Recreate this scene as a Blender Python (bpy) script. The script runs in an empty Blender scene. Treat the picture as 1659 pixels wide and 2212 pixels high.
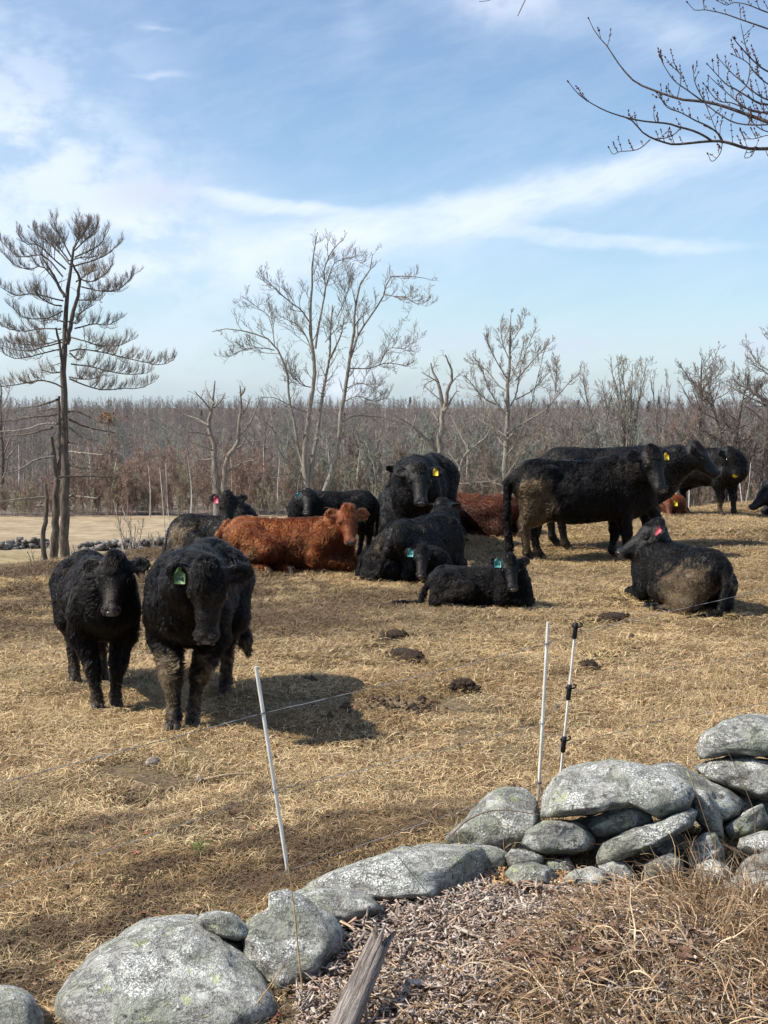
import bpy, math, random
import numpy as np
from mathutils import Vector, Matrix

# ------------------------------------------------------------------ camera
PW, PH, F, HOR, CAMZ = 1659.0, 2212.0, 2900.0, 848.0, 2.17
CX, CY = PW / 2, PH / 2
PITCH = math.atan((CY - HOR) / F)
scene = bpy.context.scene
COL = scene.collection
cam_d = bpy.data.cameras.new('camera')
cam_d.sensor_fit = 'HORIZONTAL'
cam_d.sensor_width = 36.0
cam_d.lens = 36.0 * F / PW
cam_d.clip_start, cam_d.clip_end = 0.05, 6000
cam = bpy.data.objects.new('camera', cam_d)
cam.location = (0, 0, CAMZ)
cam.rotation_euler = (math.pi / 2 - PITCH, 0, 0)
COL.objects.link(cam)
scene.camera = cam

# ------------------------------------------------------------------ light
SUN_EL = math.radians(48)
SUN_AZ = math.radians(-99)           # compass angle from +Y towards +X: the sun stands to the left, a little behind the camera
sun_dir = Vector((math.sin(SUN_AZ) * math.cos(SUN_EL), math.cos(SUN_AZ) * math.cos(SUN_EL), math.sin(SUN_EL)))
sun_d = bpy.data.lights.new('sun', 'SUN')
sun_d.energy = 5.0
sun_d.angle = math.radians(0.55)
sun_d.color = (1.0, 0.93, 0.80)
sun = bpy.data.objects.new('sun', sun_d)
sun.rotation_euler = sun_dir.to_track_quat('Z', 'Y').to_euler()
sun.location = sun_dir * 50
COL.objects.link(sun)

vs = scene.view_settings
vs.view_transform = 'Standard'
vs.look = 'None'
vs.gamma = 1.0
vs.exposure = 0.38
vs.use_curve_mapping = False
try:
    scene.cycles.max_bounces = 6
    scene.cycles.diffuse_bounces = 3
    scene.cycles.transparent_max_bounces = 8
    scene.cycles.use_denoising = True
    scene.cycles_curves.shape = 'RIBBONS'
except Exception:
    pass


# ------------------------------------------------------------------ node helpers
class NT:
    """A thin wrapper that lets node graphs be written as expressions."""

    def __init__(self, tree):
        self.t = tree
        self.n = tree.nodes
        self.l = tree.links

    def node(self, typ, **kw):
        nd = self.n.new(typ)
        for k, v in kw.items():
            setattr(nd, k, v)
        return nd

    def put(self, sock, v):
        if isinstance(v, bpy.types.NodeSocket):
            self.l.new(v, sock)
        elif v is not None:
            if hasattr(sock.default_value, '__len__') and not hasattr(v, '__len__'):
                v = (v, v, v)
            if hasattr(sock.default_value, '__len__') and len(sock.default_value) == 4 and len(v) == 3:
                v = tuple(v) + (1.0,)
            sock.default_value = v

    def m(self, op, a, b=None, c=None, clamp=False):
        nd = self.node('ShaderNodeMath', operation=op, use_clamp=clamp)
        self.put(nd.inputs[0], a)
        if b is not None:
            self.put(nd.inputs[1], b)
        if c is not None:
            self.put(nd.inputs[2], c)
        return nd.outputs[0]

    def add(self, a, b): return self.m('ADD', a, b)
    def sub(self, a, b): return self.m('SUBTRACT', a, b)
    def mul(self, a, b): return self.m('MULTIPLY', a, b)

    def vm(self, op, a, b=None):
        nd = self.node('ShaderNodeVectorMath', operation=op)
        self.put(nd.inputs[0], a)
        if b is not None:
            self.put(nd.inputs[1], b)
        return nd.outputs[0]

    def sep(self, v):
        nd = self.node('ShaderNodeSeparateXYZ')
        self.put(nd.inputs[0], v)
        return nd.outputs

    def comb(self, x, y, z=0.0):
        nd = self.node('ShaderNodeCombineXYZ')
        for s, v in zip(nd.inputs, (x, y, z)):
            self.put(s, v)
        return nd.outputs[0]

    def ramp(self, v, lo, hi, a=0.0, b=1.0):
        nd = self.node('ShaderNodeMapRange', interpolation_type='SMOOTHSTEP')
        for s, x in zip(nd.inputs, (v, lo, hi, a, b)):
            self.put(s, x)
        return nd.outputs[0]

    def noise(self, vec, scale, detail=4.0, rough=0.55, dist=0.0, out=0):
        nd = self.node('ShaderNodeTexNoise')
        self.put(nd.inputs['Vector'], vec)
        nd.inputs['Scale'].default_value = scale
        nd.inputs['Detail'].default_value = detail
        nd.inputs['Roughness'].default_value = rough
        nd.inputs['Distortion'].default_value = dist
        return nd.outputs[out]

    def voro(self, vec, scale, feature='F1', out=0):
        nd = self.node('ShaderNodeTexVoronoi', feature=feature)
        self.put(nd.inputs['Vector'], vec)
        nd.inputs['Scale'].default_value = scale
        return nd.outputs[out]

    def mix(self, f, a, b, blend='MIX'):
        nd = self.node('ShaderNodeMix', data_type='RGBA', blend_type=blend)
        self.put(nd.inputs[0], f)
        self.put(nd.inputs[6], a)
        self.put(nd.inputs[7], b)
        return nd.outputs[2]

    def bump(self, h, strength=0.5, dist=0.02):
        nd = self.node('ShaderNodeBump')
        nd.inputs['Strength'].default_value = strength
        nd.inputs['Distance'].default_value = dist
        self.put(nd.inputs['Height'], h)
        return nd.outputs[0]

    def attr(self, name, out='Color'):
        nd = self.node('ShaderNodeAttribute', attribute_name=name)
        return nd.outputs[out]

    def pos(self):
        return self.node('ShaderNodeNewGeometry').outputs['Position']

    def objco(self):
        return self.node('ShaderNodeTexCoord').outputs['Object']


def material(name, fn):
    m = bpy.data.materials.new(name)
    m.use_nodes = True
    g = NT(m.node_tree)
    bs = m.node_tree.nodes['Principled BSDF']
    r = fn(g)
    col, rough, nor = (tuple(r) + (None, None))[:3] if isinstance(r, tuple) and len(r) <= 3 and not all(isinstance(x, float) for x in r) else (r, None, None)
    g.put(bs.inputs['Base Color'], col)
    g.put(bs.inputs['Roughness'], 0.85 if rough is None else rough)
    if nor is not None:
        g.l.new(nor, bs.inputs['Normal'])
    bs.inputs['Specular IOR Level'].default_value = 0.3
    return m


# ------------------------------------------------------------------ sky
world = bpy.data.worlds.new('World')
scene.world = world
world.use_nodes = True
wt = world.node_tree
g = NT(wt)
bg = wt.nodes['Background']
sky = g.node('ShaderNodeTexSky', sky_type='NISHITA')
sky.sun_disc = False
sky.sun_elevation = SUN_EL
sky.sun_rotation = SUN_AZ
sky.altitude = 200
sky.air_density = 1.0
sky.dust_density = 0.6
sky.ozone_density = 1.6
wdir = g.node('ShaderNodeTexCoord').outputs['Generated']
dx, dy, dz = g.sep(wdir)
az = g.m('ARCTAN2', dx, dy)
el = g.m('ARCSINE', dz)
# wisps: the cloud shapes live in (azimuth, elevation), bent by noise
co = g.comb(az, g.mul(el, 2.2), 0.0)
wv = g.noise(co, 9.0, 5.0, 0.6, out=1)
wx, wy, _ = g.sep(g.vm('SUBTRACT', wv, (0.5, 0.5, 0.5)))
azw = g.add(az, g.mul(wx, 0.045))
elw = g.add(el, g.mul(wy, 0.03))
fib = g.noise(g.comb(g.mul(g.add(azw, elw), 10.0), g.mul(g.sub(elw, g.mul(azw, 0.35)), 46.0), 0.3), 1.0, 6.0, 0.62)
puff = g.noise(g.comb(az, g.mul(el, 1.6), 0.5), 16.0, 7.0, 0.58)


def A(u): return math.atan((u - CX) / F)
def E(v): return (HOR - v) / F * 0.985


def blob(u, v, ru, rv, rot=0.0, amp=1.0, w=True, hard=False):
    x = g.sub(azw if w else az, A(u))
    y = g.sub(elw if w else el, E(v))
    c, s = math.cos(rot), math.sin(rot)
    xr = g.m('DIVIDE', g.add(g.mul(x, c), g.mul(y, s)), ru / F)
    yr = g.m('DIVIDE', g.sub(g.mul(y, c), g.mul(x, s)), rv / F)
    d = g.add(g.mul(xr, xr), g.mul(yr, yr))
    if hard:
        d = g.mul(d, d)
    return g.mul(g.m('EXPONENT', g.mul(d, -1.0)), amp)


def maxi(lst):
    r = lst[0]
    for x in lst[1:]:
        r = g.sub(g.add(r, x), g.mul(r, x))
    return r


streaks = maxi([
    blob(1120, 435, 560, 46, 0.205, 0.78, hard=True),
    blob(760, 515, 330, 45, 0.10, 0.7),
    blob(600, 447, 190, 20, -0.14, 0.75, hard=True),
    blob(1270, 517, 300, 18, -0.09, 0.6, hard=True),
    blob(1420, 110, 150, 55, -0.25, 0.38),
    blob(345, 92, 40, 6, 0.0, 0.35),
    blob(350, 188, 50, 7, 0.05, 0.35),
    blob(1560, 420, 160, 60, 0.3, 0.25),
    blob(760, 60, 40, 150, 0.2, 0.14),
])
streaks = g.mul(streaks, g.ramp(fib, 0.2, 0.66, 0.45, 1.1))
heaps = maxi([
    blob(60, 330, 330, 125, -0.25, 0.76),
    blob(30, 480, 320, 130, 0.0, 0.62),
    blob(330, 500, 180, 60, -0.1, 0.7),
    blob(480, 575, 420, 60, 0.05, 0.6),
    blob(200, 690, 500, 120, 0.0, 0.34),
    blob(30, 160, 260, 120, 0.0, 0.35),
    blob(1080, 35, 140, 52, -0.2, 0.7),
    blob(800, 770, 1100, 60, 0.0, 0.10),
    blob(740, 820, 60, 35, 0.0, 0.75),
])
heaps = g.mul(heaps, g.ramp(puff, 0.36, 0.58, 0.30, 1.12))
greys = maxi([
    blob(335, 425, 105, 42, 0.1, 0.75),
    blob(1235, 750, 60, 14, 0.0, 0.6),
    blob(1010, 738, 55, 13, 0.0, 0.55),
    blob(905, 742, 48, 15, 0.1, 0.5),
    blob(1610, 750, 60, 26, 0.3, 0.6),
    blob(560, 800, 90, 20, 0.2, 0.35),
    blob(1060, 30, 110, 40, -0.2, 0.45),
])
greys = g.mul(greys, g.ramp(puff, 0.3, 0.6, 0.4, 1.0))
# the rest of the sky carries the same thin, broken cirrus
rest = g.noise(wdir, 2.6, 6.0, 0.6)
infront = g.mul(g.ramp(g.m('ABSOLUTE', az), 0.3, 0.5, 1.0, 0.0), g.ramp(el, 0.3, 0.45, 1.0, 0.0))
outside = g.mul(g.ramp(rest, 0.42, 0.75, 0.05, 0.5), g.sub(1.0, infront))
veil = g.add(0.08, g.mul(g.ramp(fib, 0.3, 0.8), 0.14))
cloud = g.m('MINIMUM', maxi([streaks, heaps, outside, veil]), 0.96)
horizon = g.ramp(el, -0.02, 0.22, 0.34, 0.0)
base = g.mix(1.0, sky.outputs[0], (0.83, 0.99, 1.11), 'MULTIPLY')
base = g.mix(horizon, base, (4.9, 6.3, 8.2))
c1 = g.mix(cloud, base, (6.6, 7.3, 8.5))
c2 = g.mix(g.mul(greys, 0.85), c1, (5.3, 5.7, 7.1))
below = g.ramp(dz, -0.05, 0.0)
c2 = g.mix(below, (1.6, 1.35, 1.0), c2)
wt.links.new(c2, bg.inputs['Color'])
bg.inputs['Strength'].default_value = 0.105


# ------------------------------------------------------------------ general helpers
rs = np.random.RandomState(7)
RIGHT = np.array((1.0, 0, 0))
FWD = np.array((0, math.cos(PITCH), -math.sin(PITCH)))
UPV = np.array((0, math.sin(PITCH), math.cos(PITCH)))
CAM = np.array((0, 0, CAMZ))


def ray(u, v):
    return (u - CX) / F * RIGHT + FWD + (CY - v) / F * UPV


def at(u, v, y):
    d = ray(u, v)
    return CAM + d * (y / d[1])


def _hash(ix, iy, seed):
    h = (ix.astype(np.int64) * 374761393 + iy.astype(np.int64) * 668265263 + seed * 1442695041) & 0xffffffff
    h = ((h ^ (h >> 13)) * 1274126177) & 0xffffffff
    return ((h ^ (h >> 16)) & 0xffff) / 65535.0


def vnoise(x, y, seed=0):
    x, y = np.asarray(x, float), np.asarray(y, float)
    ix, iy = np.floor(x), np.floor(y)
    fx, fy = x - ix, y - iy
    fx, fy = fx * fx * (3 - 2 * fx), fy * fy * (3 - 2 * fy)
    a, b = _hash(ix, iy, seed), _hash(ix + 1, iy, seed)
    c, d = _hash(ix, iy + 1, seed), _hash(ix + 1, iy + 1, seed)
    return (a * (1 - fx) + b * fx) * (1 - fy) + (c * (1 - fx) + d * fx) * fy - 0.5


def sstep(t, a, b):
    t = np.clip((np.asarray(t, float) - a) / (b - a), 0, 1)
    return t * t * (3 - 2 * t)


def terrain(x, y, micro=True):
    x, y = np.asarray(x, float), np.asarray(y, float)
    crest = np.clip(17.0 + (x + 3.5) * 0.80, 14.5, 40) + 0.5 * vnoise(x * 0.4, x * 0 + 3, 5)
    s = np.maximum(y - crest, 0)
    z = -6.2 * (1 - np.exp(-(s / 13.0) ** 2))
    z = z - 7.0 * sstep(y, 100, 190) + 7.6 * sstep(y, 200, 470) - 30 * sstep(y, 520, 900) * 0.3
    z = z + 0.10 * vnoise(x * 0.35, y * 0.35, 1) * sstep(y, 4.5, 9)
    # the bank of chips and dead grass on this side of the wall
    z = z + 0.14 * np.exp(-((x - 0.9) / 1.0) ** 2 - ((y - 4.7) / 0.75) ** 2)
    # heaped old hay along the crest on the right
    z = z + 0.10 * np.exp(-((x - 5.0) / 1.9) ** 2 - ((y - 20.8) / 1.3) ** 2)
    if micro:
        nearw = 1 - sstep(y, 24, 32)
        z = z + nearw * (0.05 * vnoise(x * 1.7, y * 1.7, 2) + 0.034 * vnoise(x * 5.1, y * 5.1, 3) + 0.022 * vnoise(x * 10.3, y * 10.3, 4))
    return z


def gnd(u, v):
    """where the sight line through a picture point meets the ground"""
    d = ray(u, v)
    ts = np.linspace(3.0, 26.5, 2400)
    P = CAM[None] + ts[:, None] * d[None]
    k = np.nonzero(P[:, 2] < terrain(P[:, 0], P[:, 1]))[0]
    p = P[k[0]] if len(k) else P[-1]
    return np.array((p[0], p[1], float(terrain(p[0], p[1]))))


def mesh_np(name, V, Q=None, T=None, smooth=True):
    me = bpy.data.meshes.new(name)
    V = np.asarray(V, np.float32)
    me.vertices.add(len(V))
    me.vertices.foreach_set('co', V.ravel())
    idx, tot = [], []
    if Q is not None and len(Q):
        Q = np.asarray(Q, np.int32)
        idx.append(Q.ravel()); tot.append(np.full(len(Q), 4, np.int32))
    if T is not None and len(T):
        T = np.asarray(T, np.int32)
        idx.append(T.ravel()); tot.append(np.full(len(T), 3, np.int32))
    idx = np.concatenate(idx); tot = np.concatenate(tot)
    start = np.concatenate(([0], np.cumsum(tot)[:-1])).astype(np.int32)
    me.loops.add(len(idx))
    me.loops.foreach_set('vertex_index', idx)
    me.polygons.add(len(tot))
    me.polygons.foreach_set('loop_start', start)
    me.polygons.foreach_set('loop_total', tot)
    if smooth:
        me.polygons.foreach_set('use_smooth', np.ones(len(tot), bool))
    me.update(calc_edges=True)
    return me


def set_tint(me, C, name='tint', domain='POINT'):
    C = np.asarray(C, np.float32)
    if C.shape[1] == 3:
        C = np.concatenate((C, np.ones((len(C), 1), np.float32)), 1)
    a = me.attributes.new(name, 'FLOAT_COLOR', domain)
    a.data.foreach_set('color', C.ravel())


def link(name, data, mat=None, parent=None, loc=None):
    o = bpy.data.objects.new(name, data)
    COL.objects.link(o)
    if mat is not None:
        data.materials.append(mat)
    if loc is not None:
        o.location = loc
    if parent is not None:
        o.parent = parent
    return o


def tag(o, label=None, cat=None, group=None, kind=None):
    if label: o['label'] = label
    if cat: o['category'] = cat
    if group: o['group'] = group
    if kind: o['kind'] = kind
    return o


def empty(name, loc, label, cat, group=None, rz=0.0):
    o = bpy.data.objects.new(name, None)
    o.empty_display_size = 0.1
    COL.objects.link(o)
    o.location = loc
    o.rotation_euler = (0, 0, rz)
    return tag(o, label, cat, group)


def norm(v):
    v = np.asarray(v, float)
    return v / np.maximum(np.linalg.norm(v, axis=-1, keepdims=True), 1e-9)


class Tubes:
    """collects tapered tubes and builds them all as one mesh"""

    def __init__(self):
        self.d = {}

    def add(self, pts, rad, k=5, col=None):
        pts = np.asarray(pts, float)
        rad = np.asarray(rad, float) * np.ones(len(pts))
        self.d.setdefault((len(pts), k), []).append((pts, rad, col if col is not None else (1, 1, 1)))

    def count(self):
        return sum(len(v) for v in self.d.values())

    def mesh(self, name, origin=(0, 0, 0)):
        VV, QQ, CC, off = [], [], [], 0
        for (n, k), lst in self.d.items():
            P = np.array([a for a, _, _ in lst]) - np.asarray(origin)
            R = np.array([b for _, b, _ in lst])
            Cc = np.array([c for _, _, c in lst], float)
            m = len(P)
            T = norm(np.gradient(P, axis=1))
            mt = np.abs(norm(P[:, -1] - P[:, 0]))
            ref = np.eye(3)[np.argmin(mt, axis=1)][:, None, :]
            U = norm(np.cross(T, np.broadcast_to(ref, T.shape)))
            W = np.cross(T, U)
            th = np.arange(k) / k * 2 * math.pi
            V = P[:, :, None, :] + R[:, :, None, None] * (np.cos(th)[None, None, :, None] * U[:, :, None, :] + np.sin(th)[None, None, :, None] * W[:, :, None, :])
            VV.append(V.reshape(-1, 3))
            CC.append(np.repeat(Cc, n * k, axis=0))
            i = np.arange(m)[:, None, None] * n * k
            j = np.arange(n - 1)[None, :, None] * k
            a = np.arange(k)[None, None, :]
            b = (a + 1) % k
            q = np.stack([i + j + a, i + j + b, i + j + k + b, i + j + k + a], -1).reshape(-1, 4) + off
            QQ.append(q)
            off += m * n * k
        me = mesh_np(name, np.concatenate(VV), np.concatenate(QQ))
        set_tint(me, np.concatenate(CC))
        return me


def resample(pts, n):
    pts = np.asarray(pts, float)
    # Catmull-Rom through the given points, evenly spaced
    if len(pts) == 2:
        t = np.linspace(0, 1, n)[:, None]
        return pts[0] * (1 - t) + pts[1] * t
    P = np.vstack((2 * pts[0] - pts[1], pts, 2 * pts[-1] - pts[-2]))
    out = []
    for i in range(1, len(P) - 2):
        t = np.linspace(0, 1, 8, endpoint=False)[:, None]
        a, b, c, d = P[i - 1], P[i], P[i + 1], P[i + 2]
        out.append(0.5 * (2 * b + (c - a) * t + (2 * a - 5 * b + 4 * c - d) * t ** 2 + (3 * b - a - 3 * c + d) * t ** 3))
    out = np.vstack(out + [pts[-1:]])
    s = np.concatenate(([0], np.cumsum(np.linalg.norm(np.diff(out, axis=0), axis=1))))
    x = np.linspace(0, s[-1], n)
    return np.stack([np.interp(x, s, out[:, i]) for i in range(3)], -1)


def gn_scatter(name, P, rotz, scl, pick, protos, mat=None, tilt=None):
    """one object whose vertices carry copies of small meshes (for what nobody could count)"""
    me = bpy.data.meshes.new(name)
    P = np.asarray(P, np.float32)
    me.vertices.add(len(P))
    me.vertices.foreach_set('co', P.ravel())
    rot = np.zeros((len(P), 3), np.float32)
    rot[:, 2] = rotz
    if tilt is not None:
        rot[:, :2] = tilt
    me.attributes.new('rot', 'FLOAT_VECTOR', 'POINT').data.foreach_set('vector', rot.ravel())
    me.attributes.new('scl', 'FLOAT', 'POINT').data.foreach_set('value', np.asarray(scl, np.float32))
    me.attributes.new('pick', 'INT', 'POINT').data.foreach_set('value', np.asarray(pick, np.int32))
    o = link(name, me)
    tree = bpy.data.node_groups.new(name + '_scatter', 'GeometryNodeTree')
    tree.interface.new_socket('Geometry', in_out='INPUT', socket_type='NodeSocketGeometry')
    tree.interface.new_socket('Geometry', in_out='OUTPUT', socket_type='NodeSocketGeometry')
    N, L = tree.nodes, tree.links
    gi, go = N.new('NodeGroupInput'), N.new('NodeGroupOutput')
    join = N.new('GeometryNodeJoinGeometry')

    def na(nm, typ):
        nd = N.new('GeometryNodeInputNamedAttribute')
        nd.data_type = typ
        nd.inputs['Name'].default_value = nm
        return nd.outputs['Attribute']
    rotn, scln, pickn = na('rot', 'FLOAT_VECTOR'), na('scl', 'FLOAT'), na('pick', 'INT')
    for i, po in enumerate(protos):
        inf = N.new('GeometryNodeObjectInfo')
        inf.inputs['Object'].default_value = po
        inf.inputs['As Instance'].default_value = True
        cmp_ = N.new('FunctionNodeCompare')
        cmp_.data_type = 'INT'
        cmp_.operation = 'EQUAL'
        ints = [s for s in cmp_.inputs if s.type == 'INT']
        L.new(pickn, ints[0])
        ints[1].default_value = i
        iop = N.new('GeometryNodeInstanceOnPoints')
        L.new(gi.outputs[0], iop.inputs['Points'])
        L.new(cmp_.outputs[0], iop.inputs['Selection'])
        L.new(inf.outputs['Geometry'], iop.inputs['Instance'])
        L.new(rotn, iop.inputs['Rotation'])
        L.new(scln, iop.inputs['Scale'])
        L.new(iop.outputs[0], join.inputs[0])
    L.new(join.outputs[0], go.inputs[0])
    md = o.modifiers.new('scatter', 'NODES')
    md.node_group = tree
    return o


def proto(name, me, mat):
    me.materials.append(mat)
    return bpy.data.objects.new(name, me)       # not linked: only its mesh is used


# ------------------------------------------------------------------ materials
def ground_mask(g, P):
    """how dark/muddy the turf is at a place: trampled soil where the herd stands, darker strips along the fence line"""
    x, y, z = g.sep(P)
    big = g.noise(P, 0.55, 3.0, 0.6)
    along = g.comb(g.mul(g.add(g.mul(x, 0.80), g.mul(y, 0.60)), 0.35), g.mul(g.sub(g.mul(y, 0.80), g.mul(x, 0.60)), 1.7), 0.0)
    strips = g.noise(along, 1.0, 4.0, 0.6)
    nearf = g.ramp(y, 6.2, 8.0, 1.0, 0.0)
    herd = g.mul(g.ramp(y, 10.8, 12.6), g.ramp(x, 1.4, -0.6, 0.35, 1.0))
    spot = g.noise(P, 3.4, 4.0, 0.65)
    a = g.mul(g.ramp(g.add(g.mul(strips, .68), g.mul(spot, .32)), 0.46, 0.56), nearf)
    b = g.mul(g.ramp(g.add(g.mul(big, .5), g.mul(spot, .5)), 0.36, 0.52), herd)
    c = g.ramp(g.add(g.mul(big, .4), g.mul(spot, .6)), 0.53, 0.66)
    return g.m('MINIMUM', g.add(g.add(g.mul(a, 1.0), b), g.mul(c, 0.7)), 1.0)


def f_ground(g):
    P = g.pos()
    x, y, z = g.sep(P)
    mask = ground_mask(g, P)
    fine = g.noise(P, 55.0, 5.0, 0.7)
    mid = g.noise(P, 9.0, 4.0, 0.6)
    straw = g.noise(g.comb(g.mul(x, 120.0), g.mul(y, 35.0), 0.0), 1.0, 3.0, 0.7, 2.5)
    c = g.mix(g.ramp(fine, 0.38, 0.68), (0.070, 0.046, 0.028), (0.30, 0.225, 0.135))
    c = g.mix(g.mul(g.ramp(straw, 0.5, 0.7), 0.6), c, (0.50, 0.40, 0.22))
    c = g.mix(g.mul(g.ramp(mid, 0.5, 0.72), 0.45), c, (0.19, 0.17, 0.07))
    soil = g.mix(g.ramp(fine, 0.35, 0.7), (0.034, 0.023, 0.015), (0.15, 0.098, 0.055))  # one tone for the trampled soil and the darker strips alike
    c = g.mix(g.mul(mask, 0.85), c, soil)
    farf = g.noise(P, 0.30, 5.0, 0.65)
    fstr = g.noise(g.comb(g.mul(x, 0.8), g.mul(y, 1.1), 0.0), 1.0, 7.0, 0.72)
    ff = g.mix(g.ramp(fstr, 0.35, 0.65), (0.27, 0.205, 0.135), (0.43, 0.34, 0.225))
    ff = g.mix(g.mul(g.ramp(farf, 0.45, 0.65), 0.65), ff, (0.22, 0.165, 0.095))
    ff2 = g.mix(g.ramp(g.noise(P, 1.2, 5.0, 0.7), 0.35, 0.62), (0.17, 0.135, 0.065), (0.33, 0.26, 0.14))
    ff = g.mix(g.ramp(y, 68.0, 73.0), ff2, ff)
    c = g.mix(g.ramp(y, 26.0, 40.0), c, ff)
    fl = g.mix(g.ramp(farf, 0.35, 0.65), (0.15, 0.118, 0.104), (0.24, 0.195, 0.172))
    c = g.mix(g.ramp(y, 90.0, 93.0), c, fl)
    h = g.add(g.mul(fine, 0.6), g.mul(straw, 0.4))
    return c, 0.95, g.bump(h, 0.7, 0.03)


def f_straw(g):
    P = g.pos()
    t = g.attr('tint')
    rnd = g.node('ShaderNodeObjectInfo').outputs['Random']
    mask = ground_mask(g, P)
    grn = g.noise(P, 1.3, 3.0, 0.6)
    c = g.mix(1.0, t, g.mix(rnd, (0.66, 0.61, 0.55), (1.39, 1.31, 1.17)), 'MULTIPLY')
    c = g.mix(g.mul(g.ramp(grn, 0.54, 0.74), 0.28), c, (0.21, 0.20, 0.08))
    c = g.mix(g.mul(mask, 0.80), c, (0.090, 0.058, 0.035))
    return c, 0.7


def f_tint(rough=0.8, bump=0.0, scale=40.0):
    def f(g):
        P = g.pos()
        t = g.attr('tint')
        n = g.noise(P, scale, 4.0, 0.6)
        c = g.mix(1.0, t, g.mix(g.ramp(n, 0.3, 0.7), (0.7, 0.7, 0.7), (1.25, 1.25, 1.25)), 'MULTIPLY')
        return (c, rough, g.bump(n, bump, 0.02)) if bump else (c, rough)
    return f


def f_bark(a, b, scale=18.0, c3=None):
    def f(g):
        P = g.pos()
        x, y, z = g.sep(P)
        n = g.noise(g.comb(g.mul(x, scale), g.mul(y, scale), g.mul(z, scale * 0.2)), 1.0, 5.0, 0.65)
        c = g.mix(g.ramp(n, 0.32, 0.66), a, b)
        if c3:
            c = g.mix(g.mul(g.ramp(g.noise(P, 3.0, 3.0), 0.52, 0.64), 0.7), c, c3)
        return c, 0.92, g.bump(n, 0.8, 0.03)
    return f


def f_stone(g):
    oi = g.node('ShaderNodeObjectInfo')
    P = g.vm('ADD', g.objco(), g.comb(g.mul(oi.outputs['Random'], 37.0), g.mul(oi.outputs['Random'], 11.0), g.mul(oi.outputs['Random'], 5.0)))
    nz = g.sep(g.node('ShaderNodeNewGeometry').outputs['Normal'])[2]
    big = g.noise(P, 3.2, 4.0, 0.6)
    mid = g.noise(P, 14.0, 5.0, 0.65)
    fine = g.noise(P, 75.0, 5.0, 0.7)
    cr = g.noise(g.vm('MULTIPLY', P, (1.0, 1.0, 2.6)), 6.0, 6.0, 0.7, 0.0)
    c = g.mix(g.ramp(fine, 0.30, 0.70), (0.22, 0.22, 0.215), (0.46, 0.46, 0.45))
    c = g.mix(g.mul(g.ramp(big, 0.45, 0.7), 0.5), c, (0.25, 0.215, 0.175))
    rnd2 = g.m('FRACT', g.mul(oi.outputs['Random'], 7.31))
    c = g.mix(1.0, c, g.mix(rnd2, (0.66, 0.64, 0.61), (1.12, 1.10, 1.05)), 'MULTIPLY')
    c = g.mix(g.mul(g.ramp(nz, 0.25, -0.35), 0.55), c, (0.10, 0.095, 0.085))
    # crustose lichen: pale grey rosettes, a green bloom and yellow-green rims
    ros = g.voro(g.vm('ADD', P, g.vm('MULTIPLY', g.noise(P, 20.0, 3.0, 0.6, out=1), (0.025, 0.025, 0.025))), 9.0)
    wl = g.mul(g.ramp(g.add(g.mul(mid, 0.6), g.mul(big, 0.9)), 0.70, 0.82), g.ramp(g.noise(P, 120.0, 3.0, 0.6), 0.42, 0.52))
    c = g.mix(g.mul(wl, g.ramp(nz, -0.3, 0.35, 0.2, 1.0)), c, (0.76, 0.77, 0.73))
    wl2 = g.mul(g.ramp(ros, 0.55, 0.30), g.ramp(g.noise(P, 5.0, 2.0), 0.50, 0.58))
    c = g.mix(g.mul(wl2, g.ramp(fine, 0.34, 0.52, 0.1, 0.9)), c, (0.66, 0.67, 0.62))
    gl = g.mul(g.ramp(g.noise(P, 4.4, 4.0, 0.65), 0.46, 0.62), g.ramp(fine, 0.30, 0.6, 0.25, 0.9))
    c = g.mix(g.mul(gl, 0.70), c, (0.27, 0.29, 0.20))
    yl = g.mul(g.ramp(g.noise(P, 7.5, 5.0, 0.7), 0.61, 0.645), g.ramp(fine, 0.3, 0.5))
    c = g.mix(g.mul(yl, 0.9), c, (0.50, 0.53, 0.30))
    dk = g.ramp(g.noise(P, 26.0, 3.0, 0.6), 0.60, 0.68)
    c = g.mix(g.mul(dk, 0.7), c, (0.05, 0.05, 0.052))
    c = g.mix(g.mul(g.mul(g.ramp(g.m('ABSOLUTE', g.sub(cr, 0.5)), 0.012, 0.0), g.ramp(big, 0.45, 0.6)), 0.6), c, (0.07, 0.065, 0.06))
    h = g.add(g.add(g.mul(fine, 0.5), g.mul(mid, 1.0)), g.add(g.mul(wl, 0.35), g.mul(g.ramp(g.m('ABSOLUTE', g.sub(cr, 0.5)), 0.03, 0.0), -0.6)))
    return c, 0.93, g.bump(h, 0.85, 0.035)


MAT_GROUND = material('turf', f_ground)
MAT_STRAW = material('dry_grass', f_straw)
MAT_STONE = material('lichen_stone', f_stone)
MAT_PINE = material('pine_bark', f_bark((0.055, 0.045, 0.038), (0.17, 0.135, 0.11), 16, (0.10, 0.10, 0.085)))
MAT_PALE = material('pale_bark', f_bark((0.12, 0.105, 0.09), (0.33, 0.30, 0.26), 10, (0.20, 0.205, 0.16)))
MAT_SNAG = material('dead_wood', f_bark((0.11, 0.095, 0.082), (0.30, 0.27, 0.235), 12))
MAT_TWIG = material('twig_bark', f_tint(0.9, 0.0, 6.0))
MAT_BIRCH = material('birch_bark', f_bark((0.40, 0.37, 0.33), (0.72, 0.69, 0.64), 5))
MAT_CHIP = material('wood_chip', f_tint(0.85, 0.4, 60.0))
MAT_BLADE = material('dead_blade', f_tint(0.75, 0.0, 14.0))
MAT_LEAF = material('dead_leaf', f_tint(0.8, 0.0, 50.0))

# ------------------------------------------------------------------ ground sheet
def axis(parts):
    out = [np.arange(a, b, s) for a, b, s in parts]
    return np.concatenate(out)


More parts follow.
